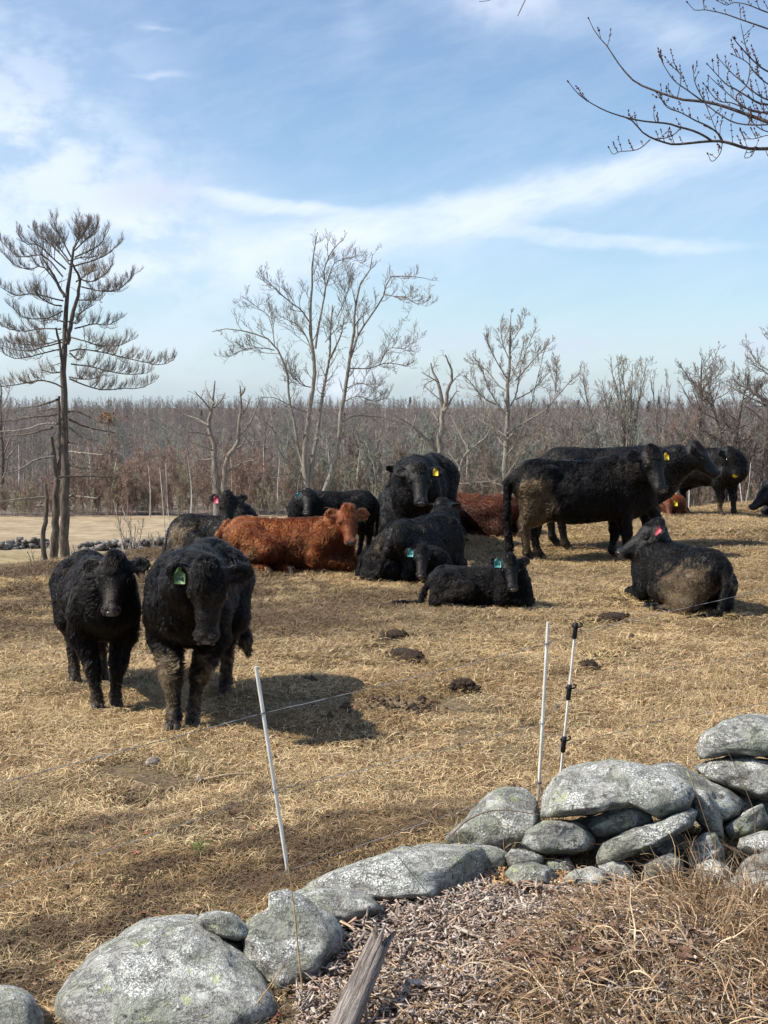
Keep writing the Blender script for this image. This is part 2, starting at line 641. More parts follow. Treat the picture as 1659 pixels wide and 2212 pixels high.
gx = axis([(-900, -300, 100), (-300, -60, 20), (-60, -14, 3), (-14, -7, 0.7), (-7, 9, 0.11), (9, 14, 0.6), (14, 60, 3), (60, 300, 20), (300, 901, 100)])
gy = axis([(-300, -20, 40), (-20, 2.5, 1.5), (2.5, 14, 0.08), (14, 30, 0.14), (30, 60, 1.2), (60, 130, 4), (130, 560, 12), (560, 1500, 80)])
GX, GY = np.meshgrid(gx, gy, indexing='ij')
GZ = terrain(GX, GY)
nx_, ny_ = GX.shape
ii = np.arange(nx_ - 1)[:, None] * ny_ + np.arange(ny_ - 1)[None]
Qg = np.stack([ii, ii + ny_, ii + ny_ + 1, ii + 1], -1).reshape(-1, 4)
gme = mesh_np('ground', np.stack([GX, GY, GZ], -1).reshape(-1, 3), Qg)
tag(link('ground', gme, MAT_GROUND), 'trampled pasture of dead winter grass falling away to a pale lower field', None, None, 'structure')
#@@STRUCT
# ------------------------------------------------------------------ trees
def perp(t, r):
    v = r.normal(size=3)
    v -= t * np.dot(v, t)
    return v / (np.linalg.norm(v) + 1e-9)


def twig_out(tb, pts, rad, r, levels, n, length, up=0.4, wig=0.18, t0=0.25, ang=(0.5, 1.0), rmin=0.006, k=3, col=(1, 1, 1), flat=0.0, shrink=0.55, side=None):
    """hang branches of branches on a limb; tubes go into tb"""
    seg = len(pts)
    s = np.linspace(0, 1, seg)
    for i in range(n):
        t = t0 + (1 - t0) * ((i + r.rand()) / n)
        p = np.array([np.interp(t, s, pts[:, q]) for q in range(3)])
        a = min(int(t * (seg - 1)), seg - 2)
        tg = norm(pts[a + 1] - pts[a])
        ra = np.interp(t, s, rad)
        th = ang[0] + (ang[1] - ang[0]) * r.rand()
        pv = perp(tg, r)
        if flat:
            pv[2] = pv[2] * (1 - flat) + 0.25 * flat
            pv = norm(pv)
        d = norm(tg * math.cos(th) + pv * math.sin(th))
        L = length * (0.45 + 0.75 * r.rand()) * (1.1 - 0.55 * t)
        m = 5 if levels > 1 else 4
        q = [p]
        dd = d
        for j in range(m - 1):
            dd = norm(dd + np.array((0, 0, up * 0.45)) + r.normal(size=3) * wig)
            q.append(q[-1] + dd * L / (m - 1))
        q = np.array(q)
        r0 = max(min(ra * 0.62, L * 0.028), rmin)
        rr = np.linspace(r0, max(r0 * 0.3, rmin * 0.6), m)
        tb.add(q, rr, k, col)
        if levels > 1:
            twig_out(tb, q, rr, r, levels - 1, max(2, int(n * 0.62)), L * shrink, up, wig, 0.2, ang, rmin, 3, col, flat, shrink)


def picked_tree(name, label, base, D, px, trunks, limbs, trunk_mat, limb_mat, seed, twig, group=None, depth=2.0, cat='tree', bury=0.5):
    """a tree whose trunks and main limbs follow the photograph; px maps crop coordinates to picture points;
    every limb gets its own distance, so the crown is as deep as it is wide"""
    r = np.random.RandomState(seed)
    b = at(*px(*base), D)
    zb = float(terrain(b[0], D))
    root = empty(name, (b[0], D, zb), label, cat, group)
    org = np.array((b[0], D, zb))
    mpx = D / F
    tw = Tubes()

    def poly(path, first, last, r0, r1, n):
        q = []
        tot = len(path) - 1
        for i, (x, y) in enumerate(path):
            q.append(at(*px(x, y), D + first + (last - first) * i / tot))
        q = resample(q, n)
        w = r.normal(size=(n, 3)) * r0 * 0.16
        w[0] = 0
        return q + w, np.linspace(1, 0, n) ** 0.8 * (r0 - r1) + r1
    for path, r0, r1, off in trunks:
        q, rr = poly(path, 0, off, r0, r1, 16)
        if q[0][2] > zb - bury and off is not None and abs(q[0][2] - zb) < 3.5 and path[0][1] >= base[1] - 60:
            q = np.vstack(([q[0][0], D, zb - 0.3], q)); rr = np.concatenate(([rr[0] * 1.15], rr))
        t = Tubes(); t.add(q, rr, 9)
        link('trunk', t.mesh('trunk', org), trunk_mat, root)
        if twig: twig(tw, q, rr, r, 'trunk')
    for path, r0, r1, kind in limbs:
        a = r.uniform(-0.25, 0.25) * depth
        q, rr = poly(path, a, a + r.uniform(-1, 1) * depth, r0, r1, 12)
        t = Tubes(); t.add(q, rr, 6)
        link('limb', t.mesh('limb', org), MAT_SNAG if (kind == 'dead' and r.rand() < .7) else limb_mat, root)
        if twig: twig(tw, q, rr, r, kind)
    if tw.count():
        tag(link('twigs', tw.mesh('twigs', org), MAT_TWIG, root), kind='stuff')
    return root


# --- the bare pine on the left
px1 = lambda x, y: (x * 0.375, 432 + y * 0.375)
DP = 41.0


def tw_pine(tb, q, rr, r, kind):
    if kind == 'live':
        L = float(np.linalg.norm(q[-1] - q[0]))
        c = (0.19, 0.165, 0.15) if r.rand() < 0.8 else (0.26, 0.20, 0.15)
        n = int(12 + L * 10)
        twig_out(tb, q, rr, r, 2, n, 0.55, 0.85, 0.12, 0.22, (0.5, 1.1), 0.0032, 3, c, 0.35, 0.60)
    elif kind == 'dead':
        twig_out(tb, q, rr, r, 1, 5, 0.5, 0.05, 0.25, 0.3, (0.5, 1.2), 0.006, 3, (0.30, 0.27, 0.24))
    elif kind == 'trunk':
        twig_out(tb, q, rr, r, 1, 9, 0.55, 0.0, 0.2, 0.15, (1.2, 1.7), 0.008, 4, (0.24, 0.21, 0.18))


live = [
    [(400, 870), (480, 860), (600, 880), (720, 910), (860, 940), (940, 950), (1005, 915)],
    [(410, 945), (520, 960), (620, 985), (740, 1005), (855, 995)],
    [(400, 1030), (500, 1070), (600, 1095), (700, 1085), (800, 1085), (895, 1045)],
    [(405, 790), (480, 810), (560, 835), (680, 840), (765, 805)],
    [(400, 1020), (460, 1030), (530, 1030), (590, 1010)],
    [(430, 740), (540, 715), (620, 720), (705, 675)],
    [(450, 660), (480, 640), (520, 600)],
    [(440, 575), (520, 577), (578, 578)],
    [(470, 500), (560, 520), (640, 525), (710, 495), (772, 425)],
    [(450, 450), (520, 470), (600, 430), (650, 365)],
    [(430, 380), (530, 350), (620, 310), (692, 242)],
    [(430, 330), (520, 290), (590, 240), (612, 165)],
    [(430, 290), (500, 220), (575, 150)],
    [(420, 290), (450, 200), (455, 115)], [(425, 280), (480, 190), (520, 125)],
    [(360, 1080), (300, 1050), (230, 1040), (120, 1060), (0, 1075), (-60, 1050)],
    [(360, 990), (300, 995), (240, 980)],
    [(345, 860), (260, 880), (160, 905), (80, 912), (0, 868)],
    [(355, 805), (250, 832), (150, 833), (50, 820)],
    [(355, 820), (240, 850), (130, 870), (-20, 830)],
    [(350, 745), (250, 740), (150, 755), (60, 745), (-5, 712)],
    [(360, 640), (280, 680), (190, 685), (120, 665), (58, 605)],
    [(365, 580), (280, 560), (190, 540), (80, 545), (-5, 495)],
    [(355, 520), (300, 440), (240, 380), (170, 400), (80, 370), (25, 305)],
    [(360, 440), (250, 320), (130, 330), (60, 290), (-5, 225)],
    [(380, 400), (300, 330), (220, 260), (150, 250), (90, 178)],
    [(400, 370), (320, 280), (250, 220), (178, 165)], [(395, 350), (330, 260), (290, 220), (260, 180)],
    [(410, 330), (360, 230), (320, 160), (308, 95)],
    [(400, 350), (470, 330), (530, 330), (600, 300)], [(440, 470), (500, 430), (560, 400)],
    [(355, 610), (300, 600), (220, 550), (205, 488)],
    [(360, 700), (320, 690), (270, 690)], [(400, 880), (450, 920), (480, 900)], [(395, 700), (440, 710), (470, 680)],
]
dead = [
    [(330, 1195), (250, 1210), (200, 1220)], [(330, 1235), (200, 1250), (80, 1270), (-20, 1275)],
    [(330, 1290), (250, 1288), (150, 1320), (-20, 1335)], [(300, 1310), (150, 1350), (-20, 1360)],
    [(395, 1220), (450, 1220), (560, 1270), (685, 1305)], [(400, 1265), (500, 1310), (665, 1342)],
    [(400, 1310), (480, 1370), (570, 1388)], [(400, 1450), (500, 1460), (600, 1468)],
    [(310, 1478), (200, 1500), (100, 1560), (-10, 1577)], [(400, 1530), (480, 1545), (560, 1555)],
    [(330, 1600), (450, 1590), (690, 1600)], [(262, 1712), (150, 1720), (-10, 1737)],
    [(395, 1705), (480, 1710), (565, 1718)], [(330, 1150), (200, 1190), (100, 1195)], [(395, 1395), (420, 1400), (445, 1398)],
]
limbs = [(p, 0.026, 0.007, 'live') for p in live] + [(p, 0.038, 0.011, 'dead') for p in dead]
pine = picked_tree('pine_tree', 'tall bare pine with brushy upswept limbs at the left edge of the field', (378, 2075), DP, px1,
                   [([(378, 2070), (377, 1600), (370, 1200), (365, 1000), (375, 830), (378, 600), (388, 480), (415, 370), (430, 270)], 0.155, 0.035, 0.4),
                    ([(385, 830), (430, 620), (457, 500), (450, 430), (420, 370)], 0.075, 0.03, -0.5),
                    ([(365, 1010), (345, 850), (322, 735)], 0.05, 0.028, -0.4),
                    ([(372, 560), (330, 480), (300, 420), (240, 330)], 0.05, 0.02, 0.3)],
                   limbs, MAT_PINE, MAT_PINE, 11, tw_pine, None, 1.9)


def tw_few(tb, q, rr, r, kind):
    twig_out(tb, q, rr, r, 1, 7, 0.45, 0.05, 0.25, 0.2, (0.8, 1.6), 0.006, 3, (0.24, 0.21, 0.18))


picked_tree('dead_pine', 'slim dead pine with a snapped top close against the tall bare pine', (318, 2095), 41.6, px1,
            [([(316, 2095), (318, 1850), (326, 1600), (312, 1480), (299, 1365)], 0.14, 0.06, 0.0),
             ([(326, 1620), (345, 1500), (342, 1300), (338, 1130)], 0.075, 0.04, 0.3)], [], MAT_PINE, MAT_PINE, 3, tw_few)
picked_tree('dead_pine', 'short crooked dead trunk standing left of the two pine trunks', (262, 2100), 41.2, px1,
            [([(264, 2100), (248, 1960), (262, 1850), (268, 1740), (260, 1640)], 0.085, 0.05, 0.0)],
            [([(262, 1765), (230, 1762), (205, 1764)], 0.05, 0.04, 'dead')], MAT_PINE, MAT_PINE, 5, tw_few)

# --- the many-stemmed grey tree in the middle
px2 = lambda x, y: (380.2 + x * .3542, 483.9 + y * .3542)


def tw_ash(tb, q, rr, r, kind):
    c = (0.25, 0.22, 0.195) if r.rand() < 0.5 else (0.19, 0.165, 0.15)
    if kind == 'trunk':
        twig_out(tb, q, rr, r, 3, 11, 2.1, 0.5, 0.20, 0.40, (0.5, 1.1), 0.011, 3, c, 0.0, 0.6)
    elif kind == 'top':
        twig_out(tb, q, rr, r, 3, 13, 1.8, 0.5, 0.20, 0.12, (0.4, 1.05), 0.0095, 3, c, 0.0, 0.62)
    else:
        twig_out(tb, q, rr, r, 2, 7, 1.3, 0.15, 0.28, 0.2, (0.6, 1.3), 0.012, 3, c)


ash_tr = [
    ([(800, 1640), (770, 1450), (740, 1350), (720, 1200), (690, 1060), (685, 930), (660, 860), (640, 800), (600, 740), (560, 700), (480, 670), (400, 650), (300, 640), (220, 655)], 0.107, 0.02, 1.0),
    ([(800, 1640), (785, 1450), (790, 1350), (810, 1150), (835, 1000), (845, 850), (835, 780), (815, 600), (825, 450), (830, 300), (845, 150), (860, 50)], 0.180, 0.02, -1.0),
    ([(815, 1640), (830, 1450), (870, 1250), (895, 1050), (920, 900), (940, 800), (940, 640), (955, 500)], 0.148, 0.03, 1.5),
    ([(900, 1640), (960, 1480), (985, 1350), (1010, 1150), (1040, 950), (1060, 820), (1085, 650), (1090, 560), (1110, 450), (1130, 350), (1180, 280), (1200, 180)], 0.172, 0.02, -1.5),
    ([(850, 760), (870, 620), (890, 520), (910, 400), (905, 280), (950, 170), (1020, 90)], 0.074, 0.02, 1.0),
]
ash_l = [(p, a * .8, 0.016, k) for p, a, k in [
    ([(600, 740), (590, 650), (560, 560), (500, 510), (400, 440)], .05, 'top'), ([(600, 770), (520, 755), (420, 765), (340, 800)], .05, 'top'),
    ([(835, 800), (800, 700), (750, 620), (690, 590), (640, 560)], .06, 'top'), ([(815, 600), (760, 520), (700, 480), (620, 410), (560, 350), (510, 310)], .06, 'top'),
    ([(940, 820), (1000, 690), (1030, 555)], .09, 'low'), ([(900, 430), (960, 250), (1040, 210), (1105, 200)], .05, 'top'),
    ([(1060, 830), (1110, 680), (1180, 570), (1240, 480), (1270, 430), (1290, 340), (1330, 320), (1430, 320), (1530, 330)], .09, 'top'),
    ([(1270, 430), (1330, 440), (1400, 450), (1480, 490), (1545, 460)], .05, 'top'),
    ([(1060, 880), (1180, 880), (1280, 850), (1400, 860)], .06, 'top'), ([(1240, 860), (1300, 760), (1390, 760), (1445, 720)], .04, 'top'),
    ([(1045, 1000), (1120, 970), (1200, 1000), (1270, 1050)], .05, 'top'), ([(1010, 1090), (1110, 1050), (1200, 1080), (1290, 1060)], .05, 'top'),
    ([(900, 1050), (860, 1000), (870, 900)], .04, 'low'), ([(845, 1000), (770, 980), (720, 930), (690, 880)], .05, 'top'),
    ([(780, 1560), (740, 1500), (660, 1430), (620, 1350), (600, 1260), (540, 1200), (520, 1100)], .10, 'low'),
    ([(790, 1610), (750, 1560), (640, 1540), (510, 1530)], .09, 'low'), ([(1010, 1205), (1100, 1170), (1250, 1180), (1350, 1210), (1450, 1235)], .07, 'low'),
    ([(775, 1420), (776, 1300), (765, 1100)], .11, 'low'), ([(770, 1400), (700, 1290), (640, 1270)], .06, 'low'), ([(830, 1330), (900, 1280), (945, 1230)], .06, 'low'),
    ([(800, 1150), (700, 1110), (600, 1060), (520, 1060)], .05, 'low'), ([(985, 560), (1040, 440), (1060, 330)], .04, 'top'), ([(910, 720), (980, 640), (1050, 600)], .04, 'top'),
]]
picked_tree('bare_tree', 'largest bare tree with several pale stems rising behind the red-brown cow', (830, 1700), 83.0, px2, ash_tr, ash_l, MAT_PALE, MAT_PALE, 21, tw_ash, None, 3.0)


def tw_snag(tb, q, rr, r, kind):
    twig_out(tb, q, rr, r, 2, 5, 0.95, 0.15, 0.35, 0.25, (0.6, 1.4), 0.012, 3, (0.27, 0.24, 0.21))


picked_tree('dead_tree', 'stubby dead tree with broken clawed limbs behind the cow with the pink tag', (270, 1680), 84.0, px2,
            [([(250, 1690), (240, 1500), (230, 1350), (210, 1280), (195, 1220), (215, 1150), (230, 1050), (240, 960)], .24, .03, 0.5),
             ([(290, 1690), (310, 1450), (370, 1340), (390, 1200), (395, 1080), (390, 985)], .2, .03, -0.6)],
            [(p, .07, .02, 'd') for p in [
                [(210, 1290), (120, 1270), (50, 1270)], [(200, 1230), (130, 1190), (50, 1160)], [(220, 1150), (170, 1080), (110, 1020)],
                [(230, 1100), (200, 1040), (180, 990)], [(232, 1120), (280, 1070), (300, 1030)], [(370, 1310), (440, 1230), (490, 1130), (520, 1050)],
                [(300, 1520), (400, 1460), (480, 1440)], [(230, 1380), (150, 1350), (40, 1310)], [(240, 1560), (180, 1540), (120, 1510)],
                [(330, 1400), (420, 1340), (500, 1320)], [(385, 1180), (430, 1120), (450, 1060)], [(235, 1430), (150, 1440), (90, 1400)], [(392, 1050), (415, 1020), (420, 1000)]]],
            MAT_SNAG, MAT_SNAG, 31, tw_snag)

px3 = lambda x, y: (864.1 + x * .2604, 639.4 + y * .2604)
picked_tree('dead_tree', 'dead tree with a forked antler-like top behind the cow with the yellow ear tag', (330, 1700), 78.0, px3,
            [([(330, 1700), (328, 1340), (322, 1250), (345, 1100), (350, 950), (340, 830), (325, 720), (280, 650), (255, 560)], .27, .035, 0.4),
             ([(352, 960), (385, 880), (400, 780), (425, 700), (425, 610), (400, 540), (375, 488)], .13, .03, -0.5)],
            [(p, a * .85, .016, 'd') for p, a in [
                ([(365, 960), (420, 870), (460, 800), (492, 793)], .1), ([(315, 1290), (250, 1220), (180, 1150), (110, 1080), (40, 1040), (-40, 990)], .14),
                ([(110, 1080), (140, 960), (120, 880), (108, 825)], .07), ([(325, 720), (260, 680), (180, 633)], .05), ([(430, 720), (470, 670), (507, 640)], .04),
                ([(320, 1040), (280, 980), (262, 950)], .06), ([(345, 870), (260, 800), (200, 740)], .03), ([(300, 690), (230, 720), (190, 770)], .025), ([(265, 600), (290, 575), (285, 555)], .03),
                ([(350, 1150), (400, 1020), (440, 960)], .05)]],
            MAT_SNAG, MAT_SNAG, 41, tw_snag)


def tw_sym(tb, q, rr, r, kind):
    c = (0.25, 0.20, 0.17) if r.rand() < 0.6 else (0.31, 0.27, 0.23)
    if kind == 'trunk':
        twig_out(tb, q, rr, r, 3, 20, 1.5, 0.35, 0.18, 0.3, (0.6, 1.0), 0.0095, 3, c)
    else:
        twig_out(tb, q, rr, r, 3, 13, 1.25, 0.38, 0.18, 0.12, (0.35, 0.9), 0.009, 3, c, 0, 0.62)


picked_tree('bare_tree', 'evenly spreading bare tree standing just left of the bull with the muddy rump', (870, 1890), 88.0, px3,
            [([(850, 1890), (862, 1750), (868, 1500), (880, 1300), (885, 1100), (890, 900), (900, 700), (910, 500), (915, 300), (920, 160)], .24, .02, 0.3),
             ([(900, 1890), (885, 1700), (880, 1560)], .13, .08, -0.3)],
            [(p, a * .85, .016, 'd') for p, a in [
                ([(882, 990), (800, 880), (740, 780), (690, 640), (650, 560), (600, 500)], .06), ([(890, 800), (800, 720), (740, 640), (640, 560), (575, 560)], .05),
                ([(897, 700), (810, 560), (740, 420), (715, 310)], .05), ([(905, 520), (860, 420), (840, 320), (835, 225)], .04),
                ([(880, 1160), (780, 1100), (650, 1020), (560, 960)], .06), ([(800, 900), (700, 850), (620, 760), (530, 650)], .05), ([(870, 1250), (800, 1150), (700, 900), (640, 830)], .06),
                ([(870, 1490), (760, 1420), (640, 1390), (600, 1330)], .05), ([(865, 1580), (720, 1540), (490, 1560)], .05),
                ([(890, 960), (960, 830), (980, 720), (1010, 560), (1060, 420), (1130, 255)], .06), ([(902, 720), (960, 600), (1000, 500), (1030, 355)], .05), ([(915, 400), (980, 300), (1045, 150)], .03),
                ([(888, 1190), (1000, 1070), (1060, 1030), (1100, 850), (1130, 720), (1190, 480), (1200, 380)], .06), ([(890, 1140), (1050, 1040), (1200, 950), (1280, 860), (1400, 720), (1500, 635)], .07),
                ([(1280, 860), (1290, 760), (1300, 575)], .04), ([(960, 860), (1100, 780), (1230, 640), (1305, 565)], .05), ([(885, 1250), (1020, 1160), (1170, 1150), (1255, 1205)], .05),
                ([(885, 1490), (980, 1350), (1040, 1260), (1200, 1220)], .06), ([(960, 700), (1080, 560), (1200, 430), (1270, 370)], .05), ([(880, 1330), (960, 1230), (1100, 1130), (1300, 1060)], .05)]],
            MAT_PALE, MAT_SNAG, 51, tw_sym, None, 3.2)

picked_tree('dead_tree', 'small crooked dead tree behind the red horned cow', (440, 1720), 76.0, px3,
            [([(430, 1720), (450, 1540), (500, 1430), (540, 1310), (600, 1260), (680, 1200), (725, 1160), (745, 1100)], .11, .03, 0.4)],
            [(p, a * .85, .016, 'd') for p, a in [
                ([(480, 1560), (600, 1550), (720, 1540), (830, 1525)], .06), ([(560, 1260), (480, 1110), (430, 1020)], .05), ([(520, 1340), (470, 1250), (490, 1180)], .05),
                ([(560, 1300), (590, 1220), (580, 1160)], .04), ([(500, 1430), (430, 1330), (400, 1300)], .04)]],
            MAT_SNAG, MAT_SNAG, 61, tw_snag)


# --- trees of the wood's edge, grown by rule
def rule_tree(name, label, u, vtop, D, spread, seed, mat, stems=1, style='oak', group=None, col=(0.22, 0.185, 0.16), cat='tree', r0=0.2, vbase=1108, dens=1.0, lean=0.0, lv=2):
    r = np.random.RandomState(seed)
    x = (u - CX) / F * D
    zb = float(terrain(x, D))
    top = at(u, vtop, D)[2]
    Hh = top - zb
    root = empty(name, (x, D, zb), label, cat, group)
    org = np.array((x, D, zb))
    S = spread * D / F
    tw = Tubes()
    for s in range(stems):
        a = r.uniform(0, 6.28)
        off = np.array((math.cos(a), math.sin(a), 0)) * (0.25 if stems > 1 else 0)
        tip = np.array((lean + S * 0.55 * (s / (stems - 1) * 2 - 1) if stems > 1 else lean, r.uniform(-.6, .6) * S, Hh * r.uniform(0.82, 1.0)))
        pts = [off + (0, 0, -0.4), off * 1.3 + np.array((tip[0] * .12, tip[1] * .12, Hh * .3)), np.array((tip[0] * .5, tip[1] * .5, Hh * .65)), tip]
        q = resample(org + np.array(pts), 16) + r.normal(size=(16, 3)) * Hh * 0.004
        rr = np.linspace(1, 0, 16) ** 0.85 * (r0 - 0.015) / (stems ** 0.4) + 0.015
        t = Tubes(); t.add(q, rr, 7)
        link('trunk', t.mesh('trunk', org), mat, root)
        nl = int((17 if style == 'oak' else 11) / stems ** 0.5 * dens)
        for i in range(nl):
            f = (0.22 if style == 'oak' else 0.35) + 0.68 * (i + r.rand()) / nl
            k = f * 15
            p = q[int(k)] * (1 - k % 1) + q[min(int(k) + 1, 15)] * (k % 1)
            a = r.uniform(0, 6.28)
            reach = S * (1.05 - 0.75 * abs(f - 0.42)) * r.uniform(.65, 1.05) * (1.0 if style == 'oak' else 0.45)
            rise = Hh * (0.20 if style == 'oak' else 0.28) * r.uniform(.5, 1.2)
            e = p + np.array((math.cos(a) * reach, math.sin(a) * reach, min(rise, org[2] + Hh - p[2])))
            mid = p * .5 + e * .5 + np.array((0, 0, -0.12 * rise)) + r.normal(size=3) * reach * .08
            l = resample([p, mid, e], 8)
            lr = np.linspace(min(rr[int(k)] * .6, 0.09), 0.014, 8)
            tw.add(l, lr, 4, col)
            twig_out(tw, l, lr, r, lv, int(7 * dens ** .6), reach * .5 + .3, 0.4, 0.22, 0.2, (0.4, 1.0), 0.0105, 3, col, 0, 0.6)
        twig_out(tw, q, rr, r, 2, int(8 * dens), S * .45, 0.4, 0.2, 0.5, (0.4, 0.9), 0.0115, 3, col)
    link('crown', tw.mesh('crown', org), MAT_TWIG, root)
    return root


rule_tree('bare_tree', 'round-topped pale bare tree with many fanned stems right of centre', 1357, 774, 100, 75, 71, MAT_PALE, 7, 'fan', None, (0.32, 0.295, 0.24), r0=.26, dens=1.5, lv=3)
rule_tree('bare_tree', 'thin grey bare tree leaning beside the fan-shaped one', 1300, 790, 101, 66, 72, MAT_SNAG, 2, 'oak', None, (0.27, 0.24, 0.21), r0=.17, dens=1.5, lv=3, lean=-.3)
rule_tree('bare_tree', 'tall airy bare oak above the cow with the yellow nose flap', 1512, 742, 98, 74, 73, MAT_PINE, 1, 'oak', None, (0.23, 0.20, 0.18), r0=.28, dens=1.7, lv=3)
rule_tree('bare_tree', 'dark spreading bare tree between the airy oak and the frame edge', 1572, 790, 93, 85, 74, MAT_PINE, 2, 'oak', None, (0.19, 0.145, 0.13), r0=.24, dens=1.6, lv=3)
rule_tree('bare_tree', 'big dark bare oak at the right edge of the picture', 1655, 722, 92, 100, 75, MAT_PINE, 1, 'oak', None, (0.21, 0.18, 0.165), r0=.32, dens=1.9, lv=3)
rule_tree('bare_tree', 'low bare tree with red-grey twigs beneath the airy oak', 1455, 855, 92, 62, 76, MAT_SNAG, 2, 'oak', None, (0.25, 0.18, 0.155), r0=.15, dens=1.5, lv=3)
rule_tree('bare_tree', 'slender two-topped bare tree left of the airy oak', 1425, 800, 99, 32, 77, MAT_SNAG, 2, 'fan', None, (0.27, 0.23, 0.20), r0=.12)
rule_tree('bare_tree', 'bushy bare tree with arching stems behind the backs of the standing cattle', 1235, 858, 92, 62, 78, MAT_SNAG, 3, 'oak', None, (0.28, 0.245, 0.21), r0=.13, dens=1.4)
rule_tree('bare_tree', 'dusky bare tree cut by the left edge behind the pine', 5, 800, 96, 55, 79, MAT_PINE, 1, 'oak', None, (0.22, 0.19, 0.17), r0=.2)
rule_tree('bare_tree', 'grey bare tree behind the tangle of low limbs left of the largest tree', 560, 868, 98, 48, 80, MAT_SNAG, 2, 'oak', None, (0.26, 0.23, 0.20), r0=.15)
rule_tree('bare_tree', 'pale thin bare tree in the gap right of the largest tree', 800, 900, 96, 50, 81, MAT_SNAG, 2, 'oak', None, (0.28, 0.25, 0.21), r0=.13)
rule_tree('bare_tree', 'small bare tree between the forked dead tree and the evenly spreading one', 1000, 880, 97, 42, 82, MAT_SNAG, 2, 'oak', None, (0.27, 0.24, 0.20), r0=.12)

# white birch saplings along the wood's edge: pixel foot, pixel tip, distance
BIRCH = [(357, 1195, 345, 1010, 70), (370, 1180, 358, 1000, 72), (272, 1208, 245, 1080, 60), (294, 1206, 262, 1090, 60), (410, 1110, 405, 985, 88),
         (322, 1112, 320, 1005, 90), (455, 1108, 458, 1000, 92), (500, 1108, 497, 960, 92), (548, 1108, 556, 985, 94), (578, 1108, 570, 960, 93), (598, 1108, 604, 990, 91),
         (640, 1108, 655, 1000, 92), (700, 1106, 708, 960, 95), (745, 1106, 740, 940, 95), (770, 1106, 778, 970, 92), (820, 1106, 812, 930, 96), (1180, 1106, 1176, 960, 96), (1240, 1106, 1246, 980, 97),
         (1463, 1108, 1456, 1000, 88), (1490, 1106, 1486, 985, 90), (1612, 1106, 1590, 985, 86), (1600, 1106, 1622, 1000, 86), (1580, 1106, 1577, 960, 90), (1640, 1106, 1652, 960, 92), (30, 1112, 40, 960, 95), (195, 1115, 190, 960, 95),
         (240, 1110, 252, 985, 93), (1005, 1106, 1010, 960, 93), (960, 1106, 950, 930, 96)]
BIRCH_LABEL = [
    'upright white birch sapling before the far stone wall, the left one of a close pair', 'upright white birch sapling before the far stone wall, the right one of a close pair',
    'leaning white birch sapling by the far stone wall, nearer the pine of two', 'leaning white birch sapling by the far stone wall, farther from the pine of two',
    'white birch sapling straight above the rump of the cow with the pink tag', 'white birch sapling at the field edge above the right end of the far stone wall',
    'white birch sapling just left of the head with the pink ear tag', 'white birch sapling close right of the head with the pink ear tag',
    'right-leaning white birch sapling between the pink-tagged and teal-tagged heads', 'tall white birch sapling above the rump of the red-brown cow',
    'shorter white birch sapling left of the teal tag above the red-brown cow', 'birch sapling touching the teal ear tag of the standing calf',
    'birch sapling at the foot of the largest bare tree', 'pale birch sapling right of the largest tree, above the back of the standing calf', 'right-leaning birch sapling above the rump of the standing calf',
    'birch sapling in the gap between the standing calf and the big face-on cow', 'birch sapling behind the back of the bull near its tail', 'birch sapling behind the middle of the standing bull',
    'white birch sapling left of the ear of the small far red calf', 'white birch sapling under the throat of the cow in profile', 'left-leaning white birch sapling right of the calf with the nose flap',
    'right-leaning white birch sapling right of the calf with the nose flap', 'white birch sapling behind the calf with the nose flap', 'birch sapling above the cow at the right edge',
    'pale birch sapling at the left edge of the far field', 'birch sapling just right of the trunks of the bare pine at the field edge', 'birch sapling at the field edge above the leaning pair',
    'birch sapling right of the big face-on cow', 'birch sapling directly above the big face-on cow']
for i, (u0, v0, u1, v1, D) in enumerate(BIRCH):
    r = np.random.RandomState(900 + i)
    x = (u0 - CX) / F * D
    zb = float(terrain(x, D))
    org = np.array((x, D, zb))
    tp = at(u1, v1, D + r.uniform(-.5, .5))
    root = empty('birch_sapling', org, BIRCH_LABEL[i], 'tree', 'white birch saplings')
    q = resample([org - (0, 0, .3), org * .5 + tp * .5 + r.normal(size=3) * .12, tp], 8)
    t = Tubes(); t.add(q, np.linspace(.05, .016, 8) * (1.15 if D > 80 else 0.8), 5)
    link('trunk', t.mesh('trunk', org), MAT_BIRCH, root)
    tw = Tubes(); twig_out(tw, q, np.linspace(.035, .015, 8), r, 2, 8, 1.3, .5, .15, .4, (.35, .8), .009, 3, (0.26, 0.17, 0.15))
    tag(link('twigs', tw.mesh('twigs', org), MAT_TWIG, root), kind='stuff')

# bare shrubs in the lower field
for i, (u, v, D, h, s, lab) in enumerate([(283, 1205, 55, 3.2, 45, 'spindly bare shrub right of the pine in front of the far stone wall'), (170, 1207, 50, 2.6, 40, 'small bare shrub at the foot of the pine trunks'),
                                          (330, 1200, 58, 2.4, 25, 'twiggy bare shrub beside the two leaning birch saplings'), (75, 1208, 55, 2.0, 35, 'low bare shrub left of the pine trunks')]):
    x = (u - CX) / F * D
    zb = float(terrain(x, D))
    vt = HOR + (CAMZ - zb - h) / D * F
    rule_tree('bare_shrub', lab, u, vt, D, s, 300 + i, MAT_SNAG, 4, 'fan', None, (0.36, 0.32, 0.28), 'shrub', .035, dens=.5)


# --- the wood: hillside of bare trees and the russet thicket along its foot
def far_tree(seed, h, s, col, n1=9, levels=2, conifer=False, leafy=None):
    r = np.random.RandomState(seed)
    tb = Tubes()
    q = resample([(0, 0, -.5), (r.normal() * .2, r.normal() * .2, h * .5), (r.normal() * .4, r.normal() * .4, h)], 8)
    rr = np.linspace(.0085 * h, .012, 8)
    tb.add(q, rr, 5, [c * 1.3 for c in col])
    twig_out(tb, q, rr, r, levels, n1, s, .45, .22, .22, (.45, 1.0), .0135, 3, col, 0, .58)
    me = tb.mesh('wood_tree')
    return me


